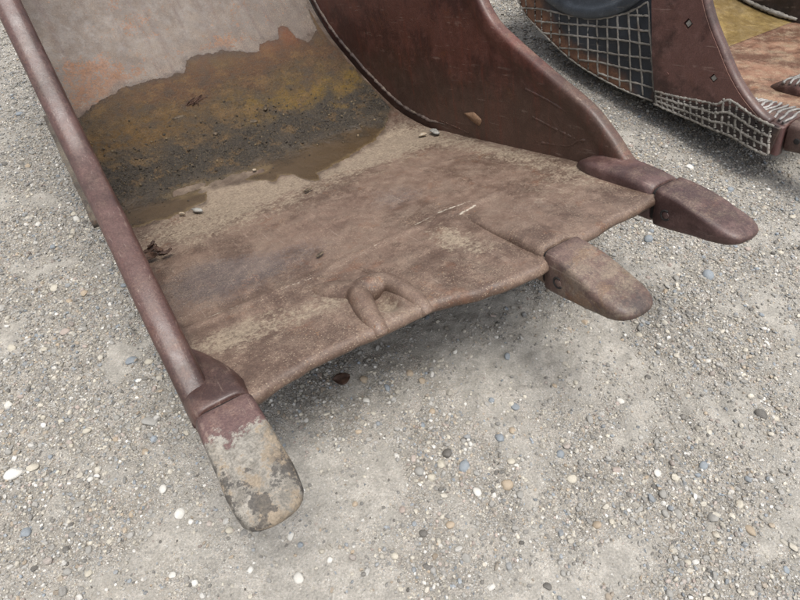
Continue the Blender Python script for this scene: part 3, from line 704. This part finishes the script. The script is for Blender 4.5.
pin(t3, 2 * SP, -.105, -.082, M_tooth3); pin(tR, 3 * SP, -.066, -.080, M_toothR)
def adapter(sec, seed):
    V, F = loft(sec, 56, 4.0)
    V = V + .0022 * np.stack([fbm(V[:, 1], V[:, 2], 16, 3, seed), 0 * V[:, 0], fbm(V[:, 0], V[:, 1], 14, 3, seed + 1)], 1); return V, F
part('tooth_adapter', adapter([(0, .0, -.006, -.13, .064), (0, .004, .0, -.137, .069), (-.001, .03, .001, -.136, .073), (-.002, .07, -.001, -.13, .077), (-.006, .12, -.006, -.12, .073), (-.012, .18, -.014, -.11, .064), (-.020, .24, -.024, -.10, .054), (-.028, .30, -.034, -.09, .042), (-.036, .36, -.040, -.08, .03)], 5), M_rim)
c3 = 2 * SP
part('tooth_adapter', adapter([(c3, -.032, -.006, -.13, .062), (c3, -.028, .0, -.135, .067), (c3, 0, .001, -.13, .069), (c3, .06, .0, -.12, .070), (c3, .14, -.004, -.11, .069), (c3, .22, -.013, -.10, .066), (c3, .30, -.025, -.09, .06), (c3 + .005, .38, -.037, -.09, .052), (c3 + .01, .46, -.052, -.09, .04)], 7), M_floor)
cR = 3 * SP
part('tooth_adapter', adapter([(cR, .0, -.006, -.13, .064), (cR, .004, .0, -.136, .069), (cR, .05, .010, -.134, .071), (cR + .002, .10, .016, -.13, .073), (cR + .004, .16, .020, -.12, .074), (cR + .006, .22, .020, -.11, .073), (cR + .01, .28, .014, -.10, .068), (cR + .016, .33, .002, -.09, .06), (cR + .024, .37, -.018, -.08, .045), (cR + .03, .385, -.04, -.07, .03)], 9), M_toothR)
# noses the teeth sit on, seen through the joint
for cx, d in ((0, 0), (c3, -.03), (cR, 0)):
    part('adapter_nose', loft([(cx, .02 + d, -.009, -.128, .061), (cx, -.05 + d, -.020, -.122, .060)], 40, 6), M_dark)
# wear strips under the heel: one along each outer side, three below the floor
def strip(x0, x1, s0, s1, t0, t1):
    s = np.linspace(s0, s1, 40); y, z, ny, nz = prof(s); rows = []
    for x, t in ((x0, t0), (x1, t0), (x1, t1), (x0, t1)): rows.append(np.stack([np.full(40, x) + .004 * fbm(s, s * 0 + x, 6, 2, 4), y - ny * t, z - nz * t], 1))
    V = np.stack(rows).reshape(-1, 3); n = 40
    return V, [gridF(4, n, closeu=True), np.array([[0, n, 2 * n, 3 * n], [n - 1, 2 * n - 1, 3 * n - 1, 4 * n - 1]])]
M_strip = metal_mat('dusty_wear_strip', lin(92, 82, 72), lin(116, 106, 93), lin(138, 128, 114), dust=.35, chips=.3, orange=.25, rough=(.6, .85))
part('wear_strip', strip(-.130, -.06, 1.62, 2.40, .004, .05), M_strip, label='dusty brown wear strip along the outer left heel')
part('wear_strip', strip(1.60, 1.68, 1.35, 2.35, .004, .05), M_strip)
for x in (.25, .78, 1.3): part('wear_strip', strip(x - .05, x + .05, 1.2, 2.2, .041, .062), M_strip)

# ------------------------------------------------------------------ wet mud lying in the heel
mx = np.linspace(-.03, 1.535, 380); ms = np.linspace(1.15, 2.8, 400); MX, MS = np.meshgrid(mx, ms)
sbx = np.interp(MX, *np.array(SB).T); stx = np.interp(MX, *np.array(ST).T)
n1 = fbm(MX, MS, 14, 4, 51); n2 = fbm(MX, MS, 45, 3, 53); n3 = fbm(MX, MS, 6, 3, 57)
sd_ = np.minimum(MS - sbx + .022 * n1 + .012 * n2, stx - MS + .016 * n1 + .010 * n2 - .030 * np.abs(fbm(MX, 0 * MX, 7, 2, 63)))
isl = np.hypot((MX - .31) / .09, (MS - 1.605) / .035) - 1 + .5 * n1; sd_ = np.minimum(sd_, isl * .04)
isl = np.hypot((MX - .50) / .15, (MS - 1.56) / .04) - 1 + .5 * n1; sd_ = np.minimum(sd_, isl * .04)
rough_amt = ss(1.5, 1.75, MS) * ss(2.5, 2.2, MS)
thick = .0012 + .016 * rough_amt * ss(0, .2, sd_)
grain = .006 * (np.abs(n2) * 1.6) + .010 * n1 + .006 * np.maximum(fbm(MX, MS, 22, 3, 59), 0)
mh = np.where(sd_ > 0, thick * ss(0, .05, sd_) + .0008 + rough_amt * grain * 1.1, -.02 * ss(0, .01, -sd_) - .0008 * 0 + .0008)
mh = np.maximum(mh, np.where(sd_ > 0, .0009, -1))
mp = surf(MX, MS, mh)
keep = (sd_ > -.008)
kf = keep[:-1, :-1] & keep[1:, :-1] & keep[1:, 1:] & keep[:-1, 1:] & (mx[None, :-1] < right_in(prof(ms)[0])[:-1, None] - .045)
F = gridF(len(ms), len(mx))[kf.ravel()]
def C(*c): return np.array(lin(*c))
cm = np.zeros(MX.shape + (3,)); cm[:] = C(84, 66, 44)
def blend(mask, c): global cm; cm = cm * (1 - mask[..., None]) + C(*c) * mask[..., None]
J = MS + .17 * n3 + .06 * n1 + .03 * n2
blend(ss(1.72, 1.5, J), (80, 66, 50))                                            # smooth damp film at the front
blend(ss(.30, .06, np.abs(J - 1.76 - .02 * MX)) * .95, (46, 41, 35))                     # black gritty band
blend(ss(.16, 0, np.abs(J - 2.0)) * ss(.6, 1.0, MX + .1 * n1) * .85 * ss(-.55, .1, fbm(MX, MS, 11, 4, 67)), (118, 94, 46))
blend(ss(.14, 0, np.abs(J - 2.08)) * ss(.7, .3, MX) * .7, (98, 72, 36))
blend(ss(.22, 0, np.abs(J - 2.34)) * ss(.0, .5, MX) * .8, (86, 58, 40))
blend(ss(.06, 0, np.abs(stx - MS)) * .85, (62, 47, 39))
blend(np.exp(-.5 * (((MX - 1.27) / .045) ** 2 + ((MS - 2.50) / .05) ** 2)) * .75, (104, 60, 40))
blend(np.exp(-.5 * (((MX - 1.12) / .05) ** 2 + ((MS - 2.45) / .04) ** 2)) * .6, (100, 62, 42))
blend(np.exp(-.5 * (((MX - 1.2) / .09) ** 2 + ((MS - 1.63) / .06) ** 2)) * ss(-.3, .3, n1) * .9, (46, 42, 36))
blend(ss(.03, .005, sd_) * ss(1.75, 1.6, MS) * .5, (120, 104, 80))
wet = (.55 * ss(1.75, 1.6, MS) + .8 * ss(.16, 0, np.abs(J - 1.78)) + .25) * (1 + .4 * n1)
# grit and small clods in the black band, part of the same mass
rg_ = np.random.default_rng(5); ng = 3200
gxs = rg_.uniform(.0, 1.48, ng); gss = rg_.normal(1.84, .13, ng).clip(1.5, 2.35); gr = .0018 + .0055 * rg_.power(.3, ng) ** 2
gp = surf(gxs, gss, mh[np.clip(np.searchsorted(ms, gss), 0, 399), np.clip(np.searchsorted(mx, gxs), 0, 379)] + .2 * gr); I0, IF = ico(0)
gv = gp[:, None] + I0[None] * (gr[:, None] * rg_.uniform(.6, 1.2, (ng, 1)))[..., None] * (1 + .2 * rg_.normal(size=(ng, 12, 1)))
gf = (IF[None] + (np.arange(ng) * 12)[:, None, None]).reshape(-1, 3) + mp.reshape(-1, 3).shape[0]
gcol = np.repeat(np.where(rg_.uniform(0, 1, (ng, 1)) < .8, C(58, 50, 40)[None], C(120, 104, 78)[None]) * rg_.uniform(.6, 1.2, (ng, 1)), 12, 0)
cm = np.clip(cm, 0, 1); gm_ = cm.mean(-1, keepdims=True); cm = np.clip(gm_ + (cm - gm_) * 1.3, .002, 1) * .60; gcol *= .75
mme = mesh_np('wet_mud', np.vstack([mp.reshape(-1, 3), gv.reshape(-1, 3)]), [F, gf])
add_col(mme, 'mudcol', np.vstack([cm.reshape(-1, 3), gcol])); add_val(mme, 'coarse', np.r_[(ss(1.52, 1.72, J) * ss(2.62, 2.3, MS)).ravel(), np.full(ng * 12, .3)]); add_val(mme, 'wet', np.r_[np.clip(wet, 0, 1).ravel(), np.full(ng * 12, .3)])
Mb = Matrix.Translation(Vector(BO)) @ Mw
mud = obj('wet_mud', mme, M_mud, label='dark wet mud and silt lying in the heel of the big bucket', cat='mud', kind='stuff'); mud.matrix_world = Mb

# ------------------------------------------------------------------ bits lying inside the bucket
def at_floor(x, s, h): p = surf(np.array([float(x)]), np.array([float(s)]), np.array([float(h)]))[0]; return to_world(p)
def place(o, x, s, h, rz=0.0):
    o.matrix_world = Matrix.Translation(Vector(at_floor(x, s, h))) @ Mw @ Matrix.Rotation(rz, 4, 'Z')
cl = [(.449, 2.12, .030, 'flat black stone lying on the mud below the stalk tuft', (1.5, .6, .4)), (.884, 2.0, .026, 'flat black stone on the ochre mud', (1.5, .6, .45)), (.772, 1.925, .022, 'black lump on the gritty mud band', (1.3, .9, .7)), (.566, 1.92, .017, 'wet black pebble on the ochre mud streak', (1, .9, .9)),
      (.281, 1.36, .022, 'grey dry mud flake near the damp edge', (1.3, .8, .5)), (.717, 1.13, .014, 'small brown clod on the dusty floor plate', (1.6, .7, .6)), (1.492, 1.264, .024, 'grey clod against the foot of the right wall', (1.1, .8, .7)), (1.44, 1.30, .018, 'small tan clod at the end of the right weld', (1.2, .9, .6)), (.627, 1.56, .010, 'little pale pebble on the damp film', (1, 1, .8)), (.22, 1.38, .013, 'pale tan pebble at the damp edge', (1.4, .8, .7)), (.50, .52, .012, 'dark fleck of earth on the floor plate', (1.5, .8, .4))]
for i, (x, s, q, lab, sc) in enumerate(cl):
    me = mesh_np('clod', ang[i % 8] * q * 1.2 * np.array(sc), AF)
    o = obj('clod', me, M_peb['T'] if 'tan' in lab or 'pale' in lab else (M_peb['G'] if 'grey' in lab else M_clod), label=lab, cat='clod'); place(o, x, s, q * sc[2] * .6 + .008, i * 1.3)
def sticks(n, L, spread, rad, seed):
    rr = np.random.default_rng(seed); VV, FF = [], []; off = 0
    for k in range(n):
        a = rr.normal(.5, .5); l = L * rr.uniform(.5, 1.2); p0 = np.r_[rr.normal(0, spread, 2), .002]; d = np.array([math.cos(a), math.sin(a), rr.uniform(.05, .4)])
        P = np.array([p0 + d * l * t + np.array([0, 0, .3 * l * t * (1 - t)]) for t in np.linspace(0, 1, 5)]); V, F = tube(P, np.linspace(rad, rad * .5, 5), 5)
        VV.append(V); FF += [f + off for f in F]; off += len(V)
    return np.vstack(VV), FF
V, F = sticks(60, .07, .026, .0030, 4); o = obj('stalk_tuft', mesh_np('stalk_tuft', V, F), M_stalk, label='tuft of dark reddish dead stalks stuck on the muddy back', cat='plant tuft'); place(o, .545, 2.2, .004)
def leaf_mesh(L, Wd, curl, seed):
    rr = np.random.default_rng(seed); n, m = 12, 7; V = []
    for top_ in (1, -1):
        for i in range(n):
            t = i / (n - 1); w = Wd * math.sin(math.pi * (t * .94 + .03)) ** .7
            for j in range(m):
                q = j / (m - 1) * 2 - 1; V.append(((t - .5) * L, q * w / 2 + .1 * L * (t - .5) ** 2, curl * L * (abs(q) ** 1.5 * .25 + (t - .5) ** 2) + .03 * L * math.sin(7 * t + 3 * q + seed) + top_ * .0008))
    F1 = gridF(n, m); F2 = gridF(n, m, flip=True) + n * m
    rim = [i * m for i in range(n)] + [(n - 1) * m + j for j in range(1, m)] + [i * m + m - 1 for i in range(n - 2, -1, -1)] + list(range(m - 2, 0, -1))
    R = np.array([[rim[k], rim[(k + 1) % len(rim)], rim[(k + 1) % len(rim)] + n * m, rim[k] + n * m] for k in range(len(rim))])
    return fix_normals(mesh_np('dead_leaf', np.array(V), [F1, F2, R]))
for i, (x, s, L, rz) in enumerate([(.03, 1.10, .07, .4), (.055, 1.06, .06, 1.7), (.02, 1.03, .065, 2.6), (.075, 1.00, .05, .2), (.045, 1.12, .05, 4.0)]):
    o = obj('dead_leaf', leaf_mesh(L, L * .55, .5, i), M_leaf, label='curled blackish dead leaf on the floor plate beside the left rim', cat='leaf', group='dead leaves beside the left rim'); place(o, x, s, .012 + .003 * i, rz); o.rotation_euler.x += .5 * math.sin(i * 2.1)
for i, (x, y, L) in enumerate([(-.2035, 1.103, .06), (-.326, 1.167, .045)]):
    o = obj('dead_leaf', leaf_mesh(L, L * .8, .35, 10 + i), M_leaf, label=('dark brown round dead leaf lying alone on the ground before the worn stub' if i == 0 else 'small crumpled dark leaf under the lip edge'), cat='leaf')
    o.location = (x, y, float(ground_h(np.array(x), np.array(y))) + .010); o.rotation_euler = (.1, .05, .3 + i)

# ------------------------------------------------------------------ second bucket behind
O2 = to_world((2.66, .2, -.17))
b2 = bpy.data.objects.new('excavator_bucket', None); col.objects.link(b2)
b2['label'] = 'second excavator bucket with a pale weld lattice on its outer side and mustard inside'
b2['category'] = 'bucket'; b2['group'] = 'excavator buckets on the gravel'
HEEL2 = np.array([.8, .95, .03])
b2.matrix_world = Matrix.Translation(Vector(O2 + HEEL2[0] * BX + HEEL2[1] * BY + HEEL2[2] * BZ)) @ Mw
OFF[b2.name] = dict(offset=tuple(-HEEL2))
def part2(name, VF, mat, label=None, fix=True, smooth=True, attrs=None):
    me = mesh_np(name, VF[0], VF[1], smooth)
    if attrs:
        for k, v in attrs.items(): add_val(me, k, v)
    if fix: fix_normals(me)
    return obj(name, me, mat, b2, label=label)
LOW = resample(spline([(.0, -.150), (.029, -.146), (.118, -.127), (.203, -.096), (.365, -.067), (.528, -.033), (.66, -.003), (.85, .025), (1.022, .069), (1.206, .127), (1.369, .204), (1.575, .329), (1.663, .388), (1.73, .47), (1.79, .58), (1.84, .72), (1.86, .9)], 14), 150)
# outer wall: plate from the lower edge up
TOPL = resample(spline([(.0, -.02), (.07, .0), (.112, .022), (.196, .092), (.276, .182), (.345, .286), (.413, .39), (.465, .494), (.51, .62), (.56, .78), (.62, .95), (.9, 1.0), (1.3, 1.0), (1.7, .98), (1.85, .95)], 14), 150)
nv = 60; t = np.linspace(0, 1, nv)
G = LOW[:, None] * (1 - t[None, :, None]) + TOPL[:, None] * t[None, :, None]
Gy, Gz = G[..., 0], G[..., 1]
def w2(Y_, Z_, x): return np.stack([np.full(Y_.shape, x) if np.isscalar(x) else x, Y_, Z_], -1)
rel = .0016 * fbm(Gy, Gz, 4, 3, 81)
Vo = w2(Gy, Gz, rel).reshape(-1, 3); Vi = w2(Gy, Gz, .045).reshape(-1, 3)
ed = segdist(Gy, Gz, [tuple(p) for p in LOW[::4]]); edge_ = np.exp(-(ed / .11) ** 2) * ss(.6, 1.0, Gy) + .5 * ss(1.3, 1.6, Gy)
slate = ss(.69, .70, Gy) * 1.0  # where the plate's slate shade goes into the colour
n_ = 150 * nv
Fo = gridF(150, nv); Fi = gridF(150, nv, flip=True) + n_
rimi = [i * nv for i in range(150)] + [149 * nv + j for j in range(1, nv)] + [i * nv + nv - 1 for i in range(148, -1, -1)] + list(range(nv - 2, 0, -1))
Rm = np.array([[rimi[k], rimi[(k + 1) % len(rimi)], rimi[(k + 1) % len(rimi)] + n_, rimi[k] + n_] for k in range(len(rimi))])
part2('side_wall', (np.vstack([Vo, Vi]), [Fo, Fi, Rm]), M_lwall, label='outer side wall with slate shade in its colour and orange rust between the weld lines', attrs=dict(edge=np.tile(edge_.ravel(), 2), slate=np.tile(slate.ravel(), 2)))
# side cutter plate bolted over the front of that wall, with three square holes
import bmesh
def plate_with_holes(outline, holes, x0, x1):
    bm = bmesh.new(); loops = []
    for L in [outline] + holes:
        vs = [bm.verts.new((x0, a, b)) for a, b in L]; loops.append([bm.edges.new((vs[i], vs[(i + 1) % len(vs)])) for i in range(len(vs))])
    bmesh.ops.triangle_fill(bm, edges=[e for L in loops for e in L], use_beauty=True)
    fs = list(bm.faces); r_ = bmesh.ops.extrude_face_region(bm, geom=fs)
    for v in [g for g in r_['geom'] if isinstance(g, bmesh.types.BMVert)]: v.co.x = x1
    bmesh.ops.recalc_face_normals(bm, faces=bm.faces)
    me = bpy.data.meshes.new('side_cutter'); bm.to_mesh(me); bm.free(); return me
outl = [(.665, .055), (.54, .040), (.311, .035), (.236, .05), (.15, .02), (.06, -.02), (.075, .004), (.112, .022)] + [tuple(p) for p in resample(spline([(.112, .022), (.196, .092), (.276, .182), (.345, .286), (.413, .39), (.465, .494), (.51, .62), (.56, .78)], 8), 26)[1:]] + [(.75, .80), (.742, .62), (.735, .48), (.70, .22)]
sq = lambda c, w: [(c[0] + w, c[1]), (c[0], c[1] + w), (c[0] - w, c[1]), (c[0], c[1] - w)]
cut = plate_with_holes(outl, [sq((.521, .395), .026), sq((.352, .163), .022)], -.022, -.0025)
cutter = obj('side_cutter', cut, M_adapter if False else M_bead, b2, label='maroon side cutter plate with square bolt holes')
for c, w in (((.521, .395), .016), ((.352, .163), .015), ((.601, .155), .011)):   # bolts seen in the holes
    V, F = tube([(-.004, c[0], c[1]), (-.016 if w > .012 else -.027, c[0], c[1])], w, 4, up=(0, 0, 1))
    me = fix_normals(mesh_np('square_bolt', V, F, False)); o = obj('square_bolt', me, M_lat if w > .012 else M_bead); o.parent = cutter
# rolled front rim of the wall
Rp = resample(spline([(.06, -.005), (.112, .022), (.196, .092), (.276, .182), (.345, .286), (.413, .39), (.465, .494), (.51, .62), (.56, .78)], 10), 60)
part2('wall_rim', tube(w2(Rp[:, 0], Rp[:, 1], .012), .030, 12, squash=.7), M_rim, label='worn rounded front rim of the second bucket')
# slate cover: a round dished plate above the lattice
cy, cz, cr_ = 1.15, .72, .33
a = np.linspace(0, 2 * math.pi, 64, endpoint=False); rows = []
for rr_, x in ((cr_ + .0, .002), (cr_, -.018), (cr_ - .012, -.026), (cr_ - .045, -.028), (cr_ - .055, -.022), (cr_ - .075, -.012), (.12, -.012), (.1, -.03), (.02, -.034)):
    rows.append(np.stack([np.full(64, x), cy + 1.45 * rr_ * np.cos(a), cz + rr_ * np.sin(a)], 1))
V = np.vstack(rows + [np.array([[-.034, cy, cz]])]); k = 64 * len(rows)
part2('round_cover', (V, [gridF(len(rows), 64, closev=True), np.array([[k, k - 64 + j, k - 64 + (j + 1) % 64] for j in range(64)])]), M_slate, label='round slate-blue cover plate above the weld lattice')
# weld lattice
VERT = [((1.715, 0.472), (1.708, 0.427)), ((1.661, 0.473), (1.654, 0.389)), ((1.581, 0.475), (1.578, 0.334)), ((1.525, 0.432), (1.523, 0.297)), ((1.446, 0.418), (1.442, 0.25)), ((1.377, 0.409), (1.369, 0.21)), ((1.301, 0.396), (1.292, 0.172)), ((1.235, 0.393), (1.219, 0.14)), ((1.158, 0.386), (1.141, 0.112)), ((1.093, 0.388), (1.067, 0.09)), ((1.022, 0.401), (0.993, 0.067)), ((0.954, 0.409), (0.907, 0.046)), ((0.883, 0.43), (0.83, 0.03)), ((0.831, 0.451), (0.75, 0.02)), ((0.77, 0.48), (0.674, 0.012))]
HORI = [[(1.717, 0.427), (1.538, 0.426), (1.301, 0.401), (1.115, 0.39), (0.991, 0.405), (0.889, 0.428), (0.77, 0.48)], [(1.574, 0.357), (1.308, 0.353), (1.098, 0.352), (0.947, 0.35), (0.744, 0.346)], [(1.514, 0.292), (1.298, 0.293), (1.087, 0.29), (0.928, 0.291), (0.73, 0.28)], [(1.361, 0.216), (1.149, 0.222), (1.004, 0.218), (0.868, 0.214), (0.722, 0.215)], [(1.207, 0.161), (1.072, 0.163), (0.916, 0.152), (0.696, 0.149)], [(1.068, 0.103), (0.91, 0.083), (0.842, 0.082), (0.68, 0.069)], [(0.888, 0.416), (0.758, 0.416)]]
LT = np.array([(0.673, 0.06), (0.54, 0.052), (0.311, 0.047), (0.286, 0.079), (0.236, 0.072), (0.15, 0.03), (0.07, -0.003), (0.005, -0.014)])
LB = np.array([(0.671, -0.003), (0.528, -0.033), (0.365, -0.067), (0.203, -0.096), (0.118, -0.127), (0.029, -0.146)])
def bead(L, rad, x, seed):
    Q = resample(spline(L, 10), max(10, int(len(L) * 9)))
    rr_ = np.random.default_rng(seed); Q = Q + rr_.normal(0, .0012, Q.shape)
    part2('weld_bead', tube(w2(Q[:, 0], Q[:, 1], x), rad, 7, .16, seed), M_lat)
for i, v in enumerate(VERT): bead(list(v), .0052, -.001, i)
for i, h in enumerate(HORI): bead(h, .0056, -.001, 40 + i)
bead([tuple(p) for p in LOW[4::6]][:22], .005, -.001, 60)
lt, lb = resample(LT, 60), resample(LB, 60)
for i, f in enumerate(np.linspace(.03, .97, 19)):
    y_ = .673 - f * .655; a1 = np.interp(-y_, -LT[:, 0], LT[:, 1]); b1 = np.interp(-y_, -LB[:, 0], LB[:, 1])
    bead([(y_ + .006, a1), (y_, (a1 + b1) / 2), (y_ - .010, b1)], .0066, -.019, 70 + i)
for i, f in enumerate((0.0, .36, .7, 1.0)):
    ys_ = np.linspace(.66, .03, 12); bead([(yy_, np.interp(-yy_, -LT[:, 0], LT[:, 1]) * (1 - f) + np.interp(-yy_, -LB[:, 0], LB[:, 1]) * f) for yy_ in ys_], .0066, -.0195, 90 + i)
# lower edge plate that carries the small lattice
lo = [tuple(p) for p in LT - [0, .004]] + [tuple(p) for p in LB[::-1]]
cut2 = plate_with_holes(lo, [], -.020, .001); obj('wear_shoe', cut2, M_black, b2, label='grey-brown wear shoe under the small weld lattice')
# floor, mustard back, far wall
PR2 = resample(spline([(-.03, -.04), (.3, -.02), (.7, .028), (.95, .075), (1.2, .155), (1.45, .28), (1.62, .42), (1.74, .62), (1.78, .9)], 12), 160)
W2 = 1.60; uu = np.linspace(0, 1, 90)
def sheet(i0, i1, x0, x1, dz=0.0):
    P = PR2[i0:i1]; Xs = x0 + (x1 - x0) * uu; A = np.zeros((len(P), 90, 3)); A[..., 0] = Xs; A[..., 1] = P[:, :1]; A[..., 2] = P[:, 1:] + .004 * fbm(A[..., 0], A[..., 1], 3, 3, 12) + dz
    T = np.gradient(P, axis=0); T /= np.linalg.norm(T, axis=1)[:, None]; Bq = A.copy(); Bq[..., 1] += T[:, 1:] * .04; Bq[..., 2] -= T[:, :1] * .04
    n = len(P); V = np.concatenate([A, Bq[::-1]]).reshape(-1, 3); return V, gridF(2 * n, 90, closeu=True)
part2('floor_plate', sheet(0, 64, .04, W2), M_floor2, label='rusty floor plate of the second bucket')
part2('back_plate', sheet(63, 160, .04, W2), M_mustard, label='mustard-painted curved back of the second bucket')
Lw = PR2; Uw = resample(spline([(.02, .0), (.2, .1), (.35, .29), (.465, .5), (.6, .9), (1.82, 1.0)], 10), 160)
G2 = Lw[:, None] * (1 - t[None, :, None]) + Uw[:, None] * t[None, :, None] - np.array([0, .03]) * (1 - t[None, :, None])
Va = w2(G2[..., 0], G2[..., 1], W2 - .002).reshape(-1, 3); Vb = w2(G2[..., 0], G2[..., 1], W2 + .05).reshape(-1, 3); n_ = 160 * nv
rimi = [i * nv for i in range(160)] + [159 * nv + j for j in range(1, nv)] + [i * nv + nv - 1 for i in range(158, -1, -1)] + list(range(nv - 2, 0, -1))
Rm = np.array([[rimi[k], rimi[(k + 1) % len(rimi)], rimi[(k + 1) % len(rimi)] + n_, rimi[k] + n_] for k in range(len(rimi))])
part2('side_wall', (np.vstack([Va, Vb]), [gridF(160, nv), gridF(160, nv, flip=True) + n_, Rm]), M_black, label='inner face of the far side wall with shade in its dark colour')
P = PR2[62:150]; part2('weld_seam', tube(np.stack([np.full(len(P), W2 - .01), P[:, 0] - .012, P[:, 1] + .02], 1), .014, 8, .2, 8), M_lat)
# its adapters and teeth, with ribs of shiny hard facing
def adapter2(cx, y1, seed):
    V, F = loft([(cx, .0, -.006, -.13, .078), (cx, .004, .0, -.137, .085), (cx, .05, .016, -.135, .095), (cx, .12, .026, -.13, .10), (cx, .2, .03, -.12, .10), (cx, y1 * .8, .03, -.11, .09), (cx, y1, -.01, -.1, .06)], 40, 4.0)
    a_ = part2('tooth_adapter', (V, F), M_bead)
    for i in range(11):
        yy_ = .015 + i * .026; zt = np.interp(yy_, [0, .05, .12, .2, .3], [.0, .016, .026, .030, .03])
        Q = np.array([(cx + xx_, yy_ + .008 * math.sin(xx_ * 40 + i), zt - .012 * abs(xx_ / .09) ** 6 + .001) for xx_ in np.linspace(-.085, .085, 14)])
        V, F = tube(Q, .0062, 6, .2, seed + i); o = obj('weld_bead', fix_normals(mesh_np('weld_bead', V, F)), M_shiny); o.parent = a_
M_shiny = metal_mat('shiny_hard_facing', lin(150, 146, 140), lin(186, 182, 176), lin(214, 212, 208), dust=.1, rough=(.25, .45), chips=.1, orange=.1)
def tooth2(cx, lab):
    s = [(cx, .0, -.004, -.135, .08), (cx, -.004, .0, -.139, .086), (cx, -.08, -.012, -.137, .086), (cx, -.16, -.036, -.130, .084), (cx, -.21, -.055, -.12, .073, 4), (cx, -.255, -.072, -.112, .064, 3.2), (cx, -.283, -.083, -.104, .04, 2.6), (cx, -.291, -.09, -.097, .014, 2)]
    V, F = loft([(q[0], q[1] - .008) + tuple(q[2:]) for q in s], 48, 5)
    tt = part2('tooth', (V, F), M_tooth3, label=lab)
    P_ = [(cx - .08, -.06, -.075), (cx - .0885, -.06, -.075), (cx - .0895, -.06, -.075)]
    V, F = tube(P_, [.0135, .0135, .011], 18); o = obj('retaining_pin', fix_normals(mesh_np('retaining_pin', V, F)), M_dark); o.parent = tt
for j, cx in enumerate((.11, .56, 1.03, 1.48)):
    adapter2(cx, .36, 20 * j); tooth2(cx, 'corner tooth under the small weld lattice' if j == 0 else None)
